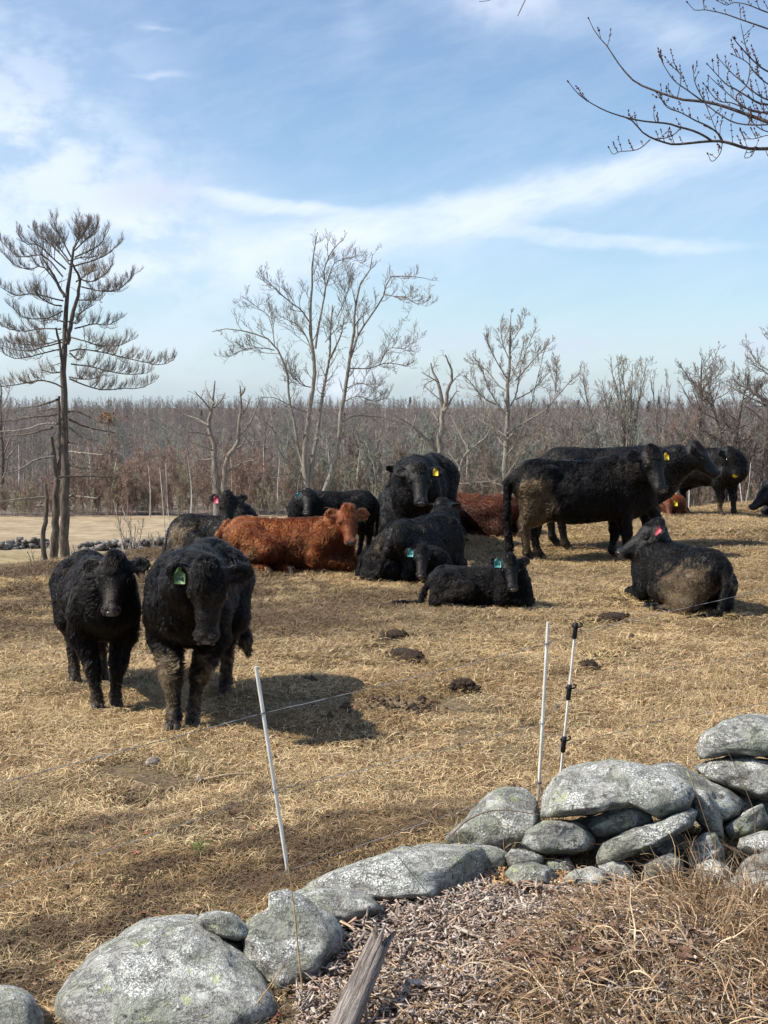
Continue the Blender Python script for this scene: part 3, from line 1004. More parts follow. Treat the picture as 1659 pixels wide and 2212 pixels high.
def conifer_mesh(seed, h):
    r = np.random.RandomState(seed)
    V, T, C = [], [], []
    for i in range(420):
        f = r.rand() ** .8
        a = r.uniform(0, 6.28)
        R = (1 - f) * h * .2 * r.uniform(.4, 1.0) + .15
        c = np.array((math.cos(a) * R, math.sin(a) * R, f * h + .8))
        d = np.array((math.cos(a), math.sin(a), -.25)) * r.uniform(.5, .9)
        sd = np.array((-math.sin(a), math.cos(a), r.uniform(-.4, .4))) * .28
        k = len(V)
        V += [c - d * .4 + sd, c - d * .4 - sd, c + d]
        T.append((k, k + 1, k + 2)); C += [(0.045, 0.058, 0.045)] * 3  # needle green lightened so distance haze is painted into the colour
    me = mesh_np('wood_conifer', V, None, T, False)
    set_tint(me, C)
    return me


wood_protos = []
for i, (h, s, c) in enumerate([(11, 2.6, (.20, .165, .15)), (12, 2.9, (.18, .15, .14)), (10, 2.5, (.23, .20, .17)), (12.5, 2.8, (.21, .165, .155)), (9.5, 2.6, (.19, .15, .14)), (11, 2.3, (.25, .22, .18))]):
    wood_protos.append(proto('wood_tree', far_tree(500 + i, h, s, [k * 1.32 * q for k, q in zip(c, (.94, 1.0, 1.03))], 16, 3), MAT_TWIG))
for i, (h, s, c) in enumerate([(4.6, 1.3, (.21, .125, .10)), (4.0, 1.2, (.24, .135, .105)), (5.2, 1.3, (.22, .15, .125)), (3.2, 1.0, (.26, .19, .13)), (6.0, 1.4, (.25, .21, .17))]):
    wood_protos.append(proto('thicket_shrub', far_tree(520 + i, h, s, [k * (1.65 if i not in (2, 4) else 1.15) * q for k, q in zip(c, (0.86, 1.08, 1.12))], 15, 3), MAT_TWIG))
wood_protos.append(proto('wood_conifer', conifer_mesh(540, 12), MAT_LEAF))

P, pk, sc = [], [], []
r = np.random.RandomState(77)
for i in range(5200):                                   # the hillside
    y = 118 + 330 * r.rand() ** 0.85
    half = y * 0.33 + 14
    x = r.uniform(-half, half)
    if y < 205: continue
    P.append((x, y)); pk.append(r.randint(0, 6)); sc.append(r.uniform(.8, 1.05) * (.95 - .42 * (y - 205) / 245))
    if r.rand() < 0.0015 and y > 260: pk[-1] = 11
for i in range(9):                                    # a dark stand of pines on the right shoulder and a few on the ridge
    y = r.uniform(330, 440)
    u = r.uniform(1180, 1480) if i < 5 else r.choice([400, 880, 900, 1240, 350, 420]) + r.normal() * 12
    P.append(((u - CX) / F * y, y)); pk.append(11); sc.append(r.uniform(.5, .62))
for i in range(900):                                    # taller growth in the hollow
    y = r.uniform(112, 190)
    half = y * 0.33 + 10
    P.append((r.uniform(-half, half), y)); pk.append(r.choice([0, 2, 4, 5, 10])); sc.append(r.uniform(.5, .74) if pk[-1] < 6 else r.uniform(.9, 1.3))
for i in range(900):                                   # the thicket at the edge of the field
    y = 91.5 + 16 * r.rand() ** 1.6
    half = y * 0.33 + 6
    x = r.uniform(-half, half)
    P.append((x, y)); sc.append(r.uniform(.6, 1.1))
    u = x / y * F + CX
    pk.append(r.choice([6, 7, 7, 6, 9]) if u < 620 else r.choice([8, 10, 8, 9, 6, 10]))
    if u < 130: sc[-1] *= .6
for i in range(520):                                    # low brush down to the edge of the field
    y = 90.6 + 5 * r.rand() ** 1.5
    P.append((r.uniform(-1, 1) * (y * 0.33 + 4), y)); pk.append(r.choice([9, 7, 6, 9])); sc.append(r.uniform(.28, .62))
P = np.array(P)
Z = terrain(P[:, 0], P[:, 1])
wood = gn_scatter('woods', np.c_[P, Z - .1], r.uniform(0, 6.28, len(P)), sc, pk, wood_protos)
tag(wood, 'far bare winter wood covering the low hill with a russet thicket at its foot', None, None, 'stuff')

# a few oaks that keep their rusty leaves
for i, (u, v, D, s, lab) in enumerate([(235, 905, 150, 22, 'orange-leaved oak on the hillside right of the pine'), (5, 965, 140, 16, 'orange-leaved oak at the left edge of the hillside')]):
    x = (u - CX) / F * D
    zb = float(terrain(x, D))
    c = at(u, v, D)
    root = empty('oak_tree', (x, D, zb), lab, 'tree')
    t = Tubes(); t.add(resample([(0, 0, -.4), (0.1, 0, (c[2] - zb) * .6), (0, 0, c[2] - zb + .6)], 6), np.linspace(.15, .04, 6), 5)
    link('trunk', t.mesh('trunk'), MAT_PINE, root)
    rr_ = np.random.RandomState(60 + i)
    n = 420
    C0 = rr_.normal(size=(n, 3)) * np.array((s * D / F * .5, s * D / F * .5, s * D / F * .3)) + (0, 0, c[2] - zb)
    d1, d2 = norm(rr_.normal(size=(n, 3))) * .14, norm(rr_.normal(size=(n, 3))) * .12
    V = np.stack([C0 - d1, C0 + d2, C0 + d1, C0 - d2], 1).reshape(-1, 3)
    me = mesh_np('crown', V, np.arange(n * 4).reshape(-1, 4), None, False)
    set_tint(me, np.repeat(np.c_[rr_.uniform(.20, .34, n), rr_.uniform(.09, .14, n), rr_.uniform(.04, .06, n)], 4, 0))
    tag(link('crown', me, MAT_LEAF, root), kind='stuff')

# --- far stone wall across the lower field
r = np.random.RandomState(5)
V, Q, off = [], [], 0
box = np.array([(x, y, z) for x in (-1, 1) for y in (-1, 1) for z in (-1, 1)], float)
bq = np.array([(0, 1, 3, 2), (4, 6, 7, 5), (0, 4, 5, 1), (2, 3, 7, 6), (0, 2, 6, 4), (1, 5, 7, 3)])
for (u0, v0, u1, v1) in [(-60, 1178, 110, 1176), (175, 1180, 400, 1164), (400, 1164, 560, 1150), (790, 1141, 870, 1138)]:
    D0, D1 = 71.0, 73.0
    a, b = at(u0, v0, D0), at(u1, v1, D1 if u1 < 700 else 78)
    n = int(np.linalg.norm(b - a) * 26)
    for i in range(n):
        t = r.rand()
        c = a + (b - a) * t
        lay = r.randint(0, 3)
        c = np.array((c[0], c[1] + r.normal() * .25, float(terrain(c[0], c[1])) + .07 + lay * .17 * r.uniform(.5, 1.1)))
        sz = np.array((r.uniform(.08, .24), r.uniform(.08, .2), r.uniform(.05, .12)))
        R = np.array(Matrix.Rotation(r.uniform(0, 3.1), 3, 'Z') @ Matrix.Rotation(r.normal() * .2, 3, 'X'))
        V.append((box * (1 + r.normal(size=(8, 3)) * .16) * sz) @ R.T + c)
        Q.append(bq + off); off += 8
fw = mesh_np('far_stone_wall', np.concatenate(V), np.concatenate(Q), None, False)
fwo = empty('stone_wall', (-8, 71, -6.2), 'low tumbled stone wall crossing the pale lower field in the distance', 'wall')
st = link('stones', fw, None, fwo)
st.matrix_parent_inverse = Matrix.Translation((8, -71, 6.2))
fw.materials.append(material('far_stone', lambda g: (g.mix(g.ramp(g.noise(g.pos(), 3.0, 5.0, .7), .35, .65), (.07, .062, .056), (.30, .28, .26)), .95)))
tag(st, kind='stuff')
# ------------------------------------------------------------------ the near stone wall
def noise3(P, f, seed, octv=4):
    r = np.random.RandomState(seed)
    out = np.zeros(len(P))
    amp = 1.0
    for o in range(octv):
        k = r.normal(size=(5, 3)) * f
        ph = r.uniform(0, 6.28, 5)
        out += amp * np.sin(P @ k.T + ph).mean(1)
        amp *= .55; f *= 2.1
    return out


def stone_mesh(poly, D, T, lean, seed, rough=1.0, box=.62, nth=60, nph=23, facets=9):
    """a stone with a given outline seen from the front, a thickness and a backward lean of its own"""
    r = np.random.RandomState(seed)
    pl = np.array(poly, float)
    pc = (pl.max(0) + pl.min(0)) / 2
    a2 = (pl - pc) * np.array((1.05, -1.02)) * D / F
    c = at(pc[0], pc[1], D)
    th = np.linspace(0, 2 * math.pi, nth, endpoint=False)
    rad = np.zeros(nth)
    for i, t in enumerate(th):
        d = np.array((math.cos(t), math.sin(t)))
        best = 0
        for j in range(len(a2)):
            p, q = a2[j], a2[(j + 1) % len(a2)]
            e = q - p
            den = d[0] * -e[1] + d[1] * e[0]
            if abs(den) < 1e-9: continue
            s_ = (p[0] * -e[1] + p[1] * e[0]) / den
            k = (d[0] * p[1] - d[1] * p[0]) / den
            if s_ > 0 and -1e-6 <= k <= 1 + 1e-6: best = max(best, s_)
        rad[i] = best
    for _ in range(0):
        rad = .5 * rad + .25 * (np.roll(rad, 1) + np.roll(rad, -1))
    ph = np.linspace(-math.pi / 2, math.pi / 2, nph)
    rho = np.abs(np.cos(ph)) ** box
    sg = np.sign(ph) * np.abs(np.sin(ph)) ** .85
    V = []
    for k in range(nph):
        xx, yy = rad * np.cos(th) * rho[k], rad * np.sin(th) * rho[k]
        hh_ = a2[:, 1].max()
        dep = sg[k] * T + lean * (np.sqrt((yy + .30 * hh_) ** 2 + (.15 * hh_) ** 2) + yy + .30 * hh_) * .5 * 1.15
        V.append(np.array([at(pc[0] + x_ * F / D, pc[1] - y_ * F / D, D + q_) for x_, y_, q_ in zip(xx, yy, dep)]) - c)
    V = np.concatenate(V)
    size = np.linalg.norm(V.max(0) - V.min(0))
    # weathered flats: press the lump against a few random planes
    for _ in range(facets):
        n = norm(r.normal(size=3))
        h = V @ n
        lim = h.max() * r.uniform(.80, .95)
        over = np.maximum(h - lim, 0)
        V = V - over[:, None] * n * .85
    for e_, col_ in ((RIGHT, 0), (UPV, 1)):                          # keep the outline's full size
        h_ = V @ e_
        lo_, hi_ = a2[:, col_].min(), a2[:, col_].max()
        k_ = np.clip((hi_ - lo_) / (h_.max() - h_.min()), .8, 1.25)
        V = V + (h_ * (k_ - 1))[:, None] * e_
    nrm = norm(V)
    V = V + nrm * (noise3(V, 4.5 / size, seed, 4) * .032 * size * rough + noise3(V, 22 / size, seed + 1, 3) * .014 * size * rough)[:, None]
    Q = [(k * nth + i, k * nth + (i + 1) % nth, (k + 1) * nth + (i + 1) % nth, (k + 1) * nth + i) for k in range(nph - 1) for i in range(nth)]
    return V, Q, c


x6 = lambda p: [(639.4 + x * .6146, 1520.8 + y * .6146) for x, y in p]
x5 = lambda p: [(x * .4479, 1693.6 + y * .4479) for x, y in p]
DS = F / 3320.0
STONES = [
    # outline, distance, half thickness, lean, label
    (x5([(245, 1010), (300, 930), (400, 820), (520, 740), (580, 690), (680, 640), (800, 630), (950, 640), (1050, 690), (1160, 760), (1240, 830), (1290, 900), (1330, 960), (1380, 1040), (1390, 1180), (1300, 1320), (1000, 1420), (600, 1420), (350, 1330), (265, 1150)]), 4.62, .34, 1.35, 'large pale lichen-covered boulder at the bottom left'),
    (x5([(925, 650), (980, 608), (1050, 598), (1110, 612), (1170, 655), (1222, 705), (1216, 745), (1160, 770), (1080, 750), (1000, 705)]), 4.95, .13, .3, None),
    (x5([(1150, 760), (1240, 650), (1296, 632), (1310, 600), (1293, 560), (1308, 508), (1380, 502), (1435, 540), (1500, 600), (1580, 650), (1614, 720), (1612, 820), (1562, 870), (1550, 970), (1480, 1010), (1400, 1060), (1330, 1080), (1240, 900)]), 4.92, .26, 1.0, None),
    (x5([(-120, 1030), (-60, 995), (0, 985), (100, 1000), (160, 1040), (200, 1100), (212, 1170), (170, 1290), (-60, 1330)]), 4.40, .2, .9, None),
    (x6([(20, 690), (60, 640), (150, 590), (300, 530), (370, 495), (470, 500), (560, 495), (640, 490), (668, 500), (690, 590), (700, 630), (645, 678), (590, 690), (550, 686), (400, 690), (270, 700), (150, 700)]), 5.62, .22, 1.5, 'long tilted slab with a dark broken end'),
    (x6([(320, 524), (370, 490), (470, 478), (570, 478), (680, 490), (735, 520), (742, 570), (700, 625), (500, 600), (380, 580)]), 5.95, .17, .5, None),
    (x6([(-60, 700), (20, 655), (130, 640), (250, 672), (305, 715), (295, 765), (200, 790), (60, 790)]), 5.25, .15, 1.0, None),
    (x6([(520, 475), (600, 390), (680, 310), (740, 283), (800, 290), (838, 330), (855, 400), (845, 470), (780, 540), (640, 540), (540, 500)]), 6.25, .22, .8, None),
    (x6([(855, 400), (858, 310), (880, 280), (930, 235), (1040, 211), (1180, 215), (1300, 238), (1372, 268), (1392, 310), (1372, 362), (1290, 412), (1245, 400), (1200, 362), (1100, 368), (1040, 392), (960, 392), (900, 410)]), 6.12, .30, 1.3, 'largest flat capstone of the pile'),
    (x6([(1220, 220), (1330, 200), (1420, 250), (1520, 300), (1572, 342), (1562, 395), (1500, 440), (1465, 470), (1430, 400), (1390, 300), (1300, 240)]), 6.35, .26, 1.0, None),
    (x6([(1393, 190), (1400, 138), (1440, 100), (1520, 60), (1600, 45), (1700, 43), (1790, 80), (1800, 190), (1660, 197), (1520, 180), (1440, 197)]), 6.75, .24, .9, None),
    (x6([(1380, 222), (1440, 195), (1540, 178), (1660, 195), (1790, 205), (1800, 335), (1640, 345), (1600, 332), (1540, 300), (1460, 270)]), 6.60, .26, 1.0, None),
    (x6([(796, 490), (820, 440), (870, 403), (930, 391), (990, 403), (1030, 440), (1050, 482), (1035, 522), (960, 536), (880, 536), (825, 524)]), 5.92, .17, .25, None),
    (x6([(1025, 432), (1050, 400), (1120, 363), (1190, 350), (1242, 375), (1258, 415), (1200, 443), (1120, 463), (1060, 473)]), 6.0, .14, .3, None),
    (x6([(1043, 545), (1070, 490), (1150, 448), (1260, 418), (1350, 383), (1400, 368), (1424, 380), (1402, 432), (1330, 472), (1230, 512), (1150, 543), (1080, 570)]), 5.80, .15, 1.1, 'long flat stone lying aslant on the pile'),
    (x6([(733, 535), (758, 503), (830, 508), (872, 530), (868, 570), (800, 590), (745, 575)]), 5.85, .12, .4, None),
    (x6([(735, 595), (770, 560), (830, 553), (892, 578), (914, 622), (892, 660), (830, 670), (770, 650)]), 5.62, .11, .4, None),
    (x6([(870, 545), (960, 532), (974, 585), (920, 612), (870, 600)]), 5.86, .10, .3, None),
    (x6([(942, 612), (980, 580), (1040, 563), (1080, 583), (1100, 622), (1080, 668), (1020, 685), (950, 665)]), 5.60, .12, .3, None),
    (x6([(1058, 565), (1110, 540), (1160, 558), (1195, 600), (1185, 655), (1110, 670)]), 5.72, .11, .3, None),
    (x6([(1213, 562), (1260, 530), (1320, 513), (1362, 540), (1374, 595), (1330, 640), (1230, 640)]), 5.70, .12, .3, None),
    (x6([(1378, 485), (1440, 440), (1480, 445), (1505, 505), (1495, 600), (1420, 620), (1365, 570)]), 5.92, .13, .2, None),
    (x6([(1545, 505), (1560, 470), (1640, 443), (1740, 440), (1760, 540), (1640, 545), (1555, 535)]), 5.88, .14, .4, None),
    (x6([(1535, 600), (1580, 540), (1640, 508), (1760, 500), (1770, 610), (1600, 625)]), 5.72, .14, .4, None),
    (x6([(1490, 645), (1540, 598), (1620, 570), (1760, 573), (1780, 690), (1600, 700), (1515, 680)]), 5.52, .16, .4, None),
    (x6([(1395, 290), (1440, 300), (1490, 390), (1515, 480), (1450, 470), (1400, 400)]), 6.15, .13, .2, None),
    (x6([(1495, 440), (1570, 380), (1645, 345), (1660, 410), (1600, 470), (1520, 490)]), 6.2, .15, .3, None),
    (x6([(345, 1065), (380, 980), (430, 918), (480, 905), (525, 940), (542, 995), (490, 1060), (420, 1120), (360, 1120)]), 4.85, .09, .4, None),
    (x6([(85, 960), (130, 915), (185, 930), (178, 1010), (130, 1060), (88, 1040)]), 4.85, .09, .2, None),
    (x6([(960, 400), (1060, 385), (1180, 420), (1300, 420), (1380, 480), (1360, 560), (1200, 580), (1020, 560), (950, 500)]), 6.25, .16, .2, None),
    (x6([(1300, 300), (1420, 250), (1560, 300), (1640, 330), (1640, 470), (1560, 560), (1400, 560), (1280, 480)]), 6.75, .16, .2, None),
    (x6([(1560, 330), (1660, 320), (1800, 320), (1800, 480), (1640, 480), (1560, 440)]), 6.7, .16, .2, None),
    (x6([(700, 500), (800, 470), (900, 500), (900, 600), (760, 610), (690, 570)]), 6.15, .12, .2, None),
    (x5([(1060, 745), (1180, 715), (1300, 760), (1350, 880), (1330, 1010), (1230, 960), (1140, 830)]), 5.02, .16, .5, None),
    (x6([(1400, 560), (1470, 540), (1530, 580), (1540, 660), (1420, 660)]), 5.75, .12, .3, None),
]
wall = empty('stone_wall', (0.6, 5.6, 0), 'tumbled fieldstone wall with grey lichen along the bottom of the pasture', 'wall')
for i, (poly, D, T, lean, lab) in enumerate(STONES):
    V, Q, c = stone_mesh(poly, D, T, lean, 1000 + i, rough=1.0, box=.34 if i in (4, 8, 10, 14) else .42)
    if i == 4:                                                       # the slab is sawn off square at its right end
        n_ = norm(np.array((.80, -.60, .06)))
        hgt = V @ n_
        V = V - np.maximum(hgt - hgt.max() * .60, 0)[:, None] * n_ * .95
    me = mesh_np('stone', V, Q)
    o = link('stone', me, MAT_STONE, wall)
    o.location = c - np.array((0.6, 5.6, 0))
    if lab: o['label'] = lab

# the wall runs on past both edges of the picture
r = np.random.RandomState(33)
src = [c_ for c_ in wall.children]
for i in range(12):
    o = src[r.choice([5, 8, 9, 11, 12, 13, 16, 24])].copy()
    COL.objects.link(o)
    t_ = i / 8
    p = np.array((2.35 + t_ * 1.5, 7.05 + t_ * 1.4, 0)) if i < 8 else np.array((-1.75 - (i - 8) * .45, 4.25 - (i - 8) * .35, 0))
    o.location = p + np.array((r.normal() * .1, r.normal() * .15, .12 + .22 * (i % 2))) - np.array((0.6, 5.6, 0))
    o.rotation_euler = (0, 0, r.uniform(-.6, .6))
    if 'label' in o: del o['label']

# ------------------------------------------------------------------ electric fence
MAT_ROD = material('white_fibreglass', lambda g: (g.mix(g.ramp(g.noise(g.vm('MULTIPLY', g.objco(), (1, 1, .2)), 60.0, 4.0), .35, .7), (.60, .57, .50), (.80, .78, .73)), .45))
MAT_BLK = plain_ = material('black_plastic', lambda g: ((0.012, 0.012, 0.013), .4))
MAT_WIRE = material('dull_wire', lambda g: (g.mix(g.ramp(g.noise(g.objco(), 9.0, 3.0), .35, .65), (.10, .10, .11), (.42, .42, .44)), .5))


def fence_post(name, label, top, bot, D, rad, clips=(), bands=()):
    a, b = at(*bot, D), at(*top, D)
    z0 = float(terrain(a[0], D))
    d = norm(b - a)
    a = a - d * ((a[2] - z0 + .12) / d[2])
    base = a + d * (.12 / d[2])
    root = empty(name, base, label, 'fence post', 'electric fence posts')
    t = Tubes(); t.add(np.linspace(a, b, 6), rad, 10); t.add(np.stack([b, b + d * .002]), [rad, .0005], 10)
    link('rod', t.mesh('rod', base), MAT_ROD, root)
    for v in bands:
        p = a + d * ((at(top[0], v, D) - a)[2] / d[2])
        tb = Tubes(); tb.add(np.stack([p - d * .004, p, p + d * .004]), rad * 1.6, 8)
        link('wire_clip', tb.mesh('wire_clip', base), MAT_WIRE, root)
    for v0, v1 in clips:
        p0 = a + d * ((at(top[0], v1, D) - a)[2] / d[2]); p1 = a + d * ((at(top[0], v0, D) - a)[2] / d[2])
        tb = Tubes()
        tb.add(np.stack([p0, p0 + d * .003, p1 - d * .003, p1]), np.array((.010, .0135, .0135, .010)), 10)
        L = np.linalg.norm(p1 - p0)
        m = p0 * .3 + p1 * .7
        for s_ in (1, -1):                                           # hooks that carry the wire
            hook = [m + RIGHT * s_ * .010, m + RIGHT * s_ * .028 + d * .006, m + RIGHT * s_ * .034 + d * L * .22, m + RIGHT * s_ * .020 + d * L * .30]
            if s_ < 0: hook = [h_ * .5 + m * .5 for h_ in hook]
            tb.add(resample(hook, 8), .0045, 6)
        tb.add(np.stack([m - np.array((0, .02, 0)), m + np.array((0, .002, 0))]), .010, 6)
        link('insulator', tb.mesh('insulator', base), MAT_BLK, root)
    return root


fence_post('fence_post', 'thin leaning white rod post standing behind the bottom-left boulders', (553, 1440), (629, 1930), 5.84, .0085, (), (1540, 1707, 1880))
fence_post('fence_post', 'straight white rod post without insulators above the stone pile', (1184, 1344), (1163, 1720), 6.75, .0085, (), (1390, 1562, 1690))
fence_post('fence_post', 'thin pale post with three black insulators above the stone pile', (1244, 1348), (1209, 1690), 6.95, .0065, ((1345, 1380), (1478, 1512), (1590, 1625)))


def strand(label, pts, rad, sagn=0.0):
    w = np.array([at(u, v, y) for u, v, y in pts])
    segs = []
    for p, q in zip(w[:-1], w[1:]):
        n = max(6, int(np.linalg.norm(q - p) * 14))
        t = np.linspace(0, 1, n, endpoint=False)[:, None]
        s_ = p * (1 - t) + q * t
        s_[:, 2] -= 4 * sagn * np.linalg.norm(q - p) ** 2 * (t[:, 0] * (1 - t[:, 0]))
        segs.append(s_)
    P = np.vstack(segs + [w[-1:]])
    P = P + np.random.RandomState(3).normal(size=P.shape) * .0012
    root = empty('fence_wire', P[len(P) // 2], label, 'wire', 'electric fence strands')
    tb = Tubes()
    for k in range(2):                                               # two plies twisted together
        a = np.arange(len(P)) * 1.9 + k * math.pi
        tb.add(P + np.stack([np.cos(a) * 0, np.sin(a), np.cos(a)], -1) * rad * .7, rad * .75, 5)
    link('strand', tb.mesh('strand', P[len(P) // 2]), MAT_WIRE, root)


strand('top strand of twisted fence wire crossing behind the front steer\'s feet', [(-420, 1815, 4.5), (0, 1690, 4.94), (566, 1541, 5.84), (1182, 1391, 6.75), (1241, 1367, 6.95), (1440, 1322, 7.7), (1700, 1262, 8.5)], .0016, .002)
strand('middle strand of twisted fence wire across the brown turf', [(-420, 2060, 4.5), (0, 1917, 4.94), (596, 1706, 5.84), (1173, 1562, 6.75), (1225, 1497, 6.95), (1440, 1445, 7.7), (1700, 1400, 8.5)], .0014, .003)
strand('lowest strand of twisted fence wire close to the ground behind the boulders', [(-420, 2300, 4.5), (60, 2126, 4.98), (623, 1880, 5.84), (1166, 1690, 6.75), (1213, 1610, 6.95), (1440, 1555, 7.7), (1700, 1510, 8.5)], .0016, .001)

# ------------------------------------------------------------------ grass, chips, leaves
def tuft_mesh(seed, n, R, lmin, lmax, w, elmax, cols, segs=3, wild=.5):
    r = np.random.RandomState(seed)
    V, Q, Cc = [], [], []
    for i in range(n):
        a0, rr = r.uniform(0, 6.28), R * math.sqrt(r.rand())
        p = np.array((math.cos(a0) * rr, math.sin(a0) * rr, r.uniform(-.004, .012)))
        a = r.uniform(0, 6.28); e = r.uniform(.05, elmax)
        L = r.uniform(lmin, lmax); ww = w * r.uniform(.6, 1.4)
        d = np.array((math.cos(a) * math.cos(e), math.sin(a) * math.cos(e), math.sin(e)))
        sd = np.array((-math.sin(a), math.cos(a), r.uniform(-.5, .5)))
        c = np.array(cols[r.randint(len(cols))]) * r.uniform(.75, 1.25)
        k = len(V)
        for j in range(segs + 1):
            f = ww * (1 - .75 * j / segs)
            V += [p - sd * f, p + sd * f]; Cc += [c, c]
            d = norm(d + np.array((0, 0, -.32)) * (1.2 if p[2] > .01 else 0) + r.normal(size=3) * .22 * wild)
            p = p + d * L / segs
            p[2] = max(p[2], .001)
        for j in range(segs): Q.append((k + 2 * j, k + 2 * j + 1, k + 2 * j + 3, k + 2 * j + 2))
    me = mesh_np('tuft', V, Q, None, False)
    set_tint(me, Cc)
    return me


def in_poly(px, py, poly):
    c = np.zeros(len(px), bool)
    j = len(poly) - 1
    for i in range(len(poly)):
        xi, yi = poly[i]; xj, yj = poly[j]
        c ^= ((yi > py) != (yj > py)) & (px < (xj - xi) * (py - yi) / (yj - yi + 1e-9) + xi)
        j = i
    return c


TAN = [(.52, .405, .245), (.60, .49, .32), (.43, .315, .18), (.66, .56, .39), (.26, .175, .10), (.50, .385, .225)]
MIXED = TAN + [(.23, .20, .075), (.30, .19, .09), (.15, .09, .05), (.22, .13, .065)]
DARKT = [(.34, .25, .15), (.20, .135, .07), (.30, .21, .11), (.13, .085, .05), (.38, .28, .15), (.24, .155, .085)]
tufts = [proto('tuft', tuft_mesh(1, 115, .17, .025, .085, .0018, .8, TAN, 3, .4), MAT_STRAW), proto('tuft', tuft_mesh(2, 115, .17, .025, .080, .0017, .95, MIXED, 3, .4), MAT_STRAW),
         proto('tuft', tuft_mesh(3, 95, .17, .03, .11, .0018, .6, MIXED, 3, .35), MAT_STRAW), proto('tuft', tuft_mesh(4, 100, .17, .025, .085, .0018, .75, DARKT, 3, .4), MAT_STRAW)]
r = np.random.RandomState(12)
pts, sc_, pk_ = [], [], []
N = 70000
yy = 3.6 + 23.5 * r.rand(N) ** 1.15
xx = (r.rand(N) - .5) * (yy * .62 + 4.6)
keep = np.ones(N, bool)
crest = np.clip(17.0 + (xx + 3.5) * 0.80, 14.5, 40)
keep &= yy < crest + 3.0
sight = np.stack([xx / yy * F + CX, HOR + (CAMZ - 0.0) / yy * F], -1)
CHIP_G = [(640, 2000), (760, 1965), (1050, 1905), (1110, 1880), (1200, 1900), (1400, 1950), (1659, 1950), (1900, 1950), (1900, 2420), (640, 2420)]
bare = .8 * vnoise(xx * 1.5, yy * 1.5, 24) + .9 * vnoise(xx * 5.2, yy * 5.2, 25)
keep &= r.rand(N) > np.clip((bare - .06) * 5, 0, .96)
keep &= ~in_poly(sight[:, 0], sight[:, 1], CHIP_G)
xx, yy = xx[keep], yy[keep]
zz = terrain(xx, yy)
sc_ = (.75 + .5 * r.rand(len(xx))) * (1 + np.clip(yy - 9, 0, 14) * .045)
# patches where the turf is thatchy, grey-brown or greener
pn = vnoise(xx * .9, yy * .9, 21) + .5 * vnoise(xx * 2.6, yy * 2.6, 22)
pk_ = np.where(pn > .28, 3, np.where(pn < -.25, 1, r.choice([0, 2], len(xx))))
swap = r.rand(len(xx)) < .3
pk_[swap] = r.randint(0, 4, swap.sum())
grass = gn_scatter('dry_grass', np.c_[xx, yy, zz], r.uniform(0, 6.28, len(xx)), sc_, pk_, tufts)
tag(grass, 'matted dead grass covering the whole pasture', None, None, 'stuff')

# loose hay along the crest where the herd stands
hay_p = [proto('hay', tuft_mesh(30 + i, 60, .22, .07, .20, .0032, .5, [(.52, .40, .21), (.60, .49, .28), (.42, .30, .15), (.30, .21, .11)], 3, .7), MAT_STRAW) for i in range(2)]
n = 5200
hx, hy = [], []
while len(hx) < n:
    y_ = r.uniform(10.5, 26); x_ = r.uniform(-.30, .32) * y_
    cr = min(max(17.0 + (x_ + 3.5) * .8, 14.5), 40)
    wgt = math.exp(-((y_ - cr + .6) / 2.2) ** 2) * (1.2 if x_ > 1.5 else .55) + .16
    wgt *= (.5 + vnoise(x_ * .8, y_ * .8, 31) * 1.4) * min(1, max(0, (y_ - 10.5) / 4.5))
    if r.rand() < wgt and y_ < cr + 2.0:
        hx.append(x_); hy.append(y_)
hx, hy = np.array(hx), np.array(hy)
hay = gn_scatter('loose_hay', np.c_[hx, hy, terrain(hx, hy) + .01], r.uniform(0, 6.28, n), r.uniform(.6, 1.15, n), r.randint(0, 2, n), hay_p)
tag(hay, 'loose hay trodden around the resting herd', None, None, 'stuff')


def scatter_boxes(name, P, L, Wd, Th, tilt, cols, seed, mat):
    r = np.random.RandomState(seed)
    n = len(P)
    a = r.uniform(0, 6.28, n); e = r.normal(size=n) * tilt; ro = r.normal(size=n) * tilt
    d = np.stack([np.cos(a) * np.cos(e), np.sin(a) * np.cos(e), np.sin(e)], -1)
    s0 = np.stack([-np.sin(a), np.cos(a), np.zeros(n)], -1)
    u0 = np.cross(d, s0)
    s1 = s0 * np.cos(ro)[:, None] + u0 * np.sin(ro)[:, None]
    u1 = np.cross(d, s1)
    V = []
    for sx in (-1, 1):
        for sy in (-1, 1):
            for sz in (-1, 1):
                jag = (1 + r.normal(size=n) * .22)[:, None]
                V.append(P + d * (sx * L)[:, None] * jag + s1 * (sy * Wd * (1 if sx < 0 else r.uniform(.3, 1)))[:, None] + u1 * (sz * Th)[:, None])
    V = np.stack(V, 1).reshape(-1, 3)
    Q = (bq[None] + (np.arange(n) * 8)[:, None, None]).reshape(-1, 4)
    me = mesh_np(name, V, Q, None, False)
    ci = r.randint(0, len(cols), n)
    set_tint(me, np.repeat(np.array(cols)[ci] * r.uniform(.7, 1.25, (n, 1)), 8, 0))
    return link(name, me, mat)


def ground_pts(poly, n, seed):
    """points of the ground inside a patch of it (the patch is given by the picture points of its corners)"""
    r = np.random.RandomState(seed)
    W = np.array([at(u, v, 1.0) for u, v in poly])
    D_ = CAMZ / (CAMZ - W[:, 2])
    g2 = W[:, :2] * D_[:, None]
    lo, hi = g2.min(0), g2.max(0)
    P = lo + (hi - lo) * r.rand(n * 8, 2)
    P = P[in_poly(P[:, 0], P[:, 1], [tuple(q) for q in g2])][:n]
    return np.c_[P, terrain(P[:, 0], P[:, 1])]


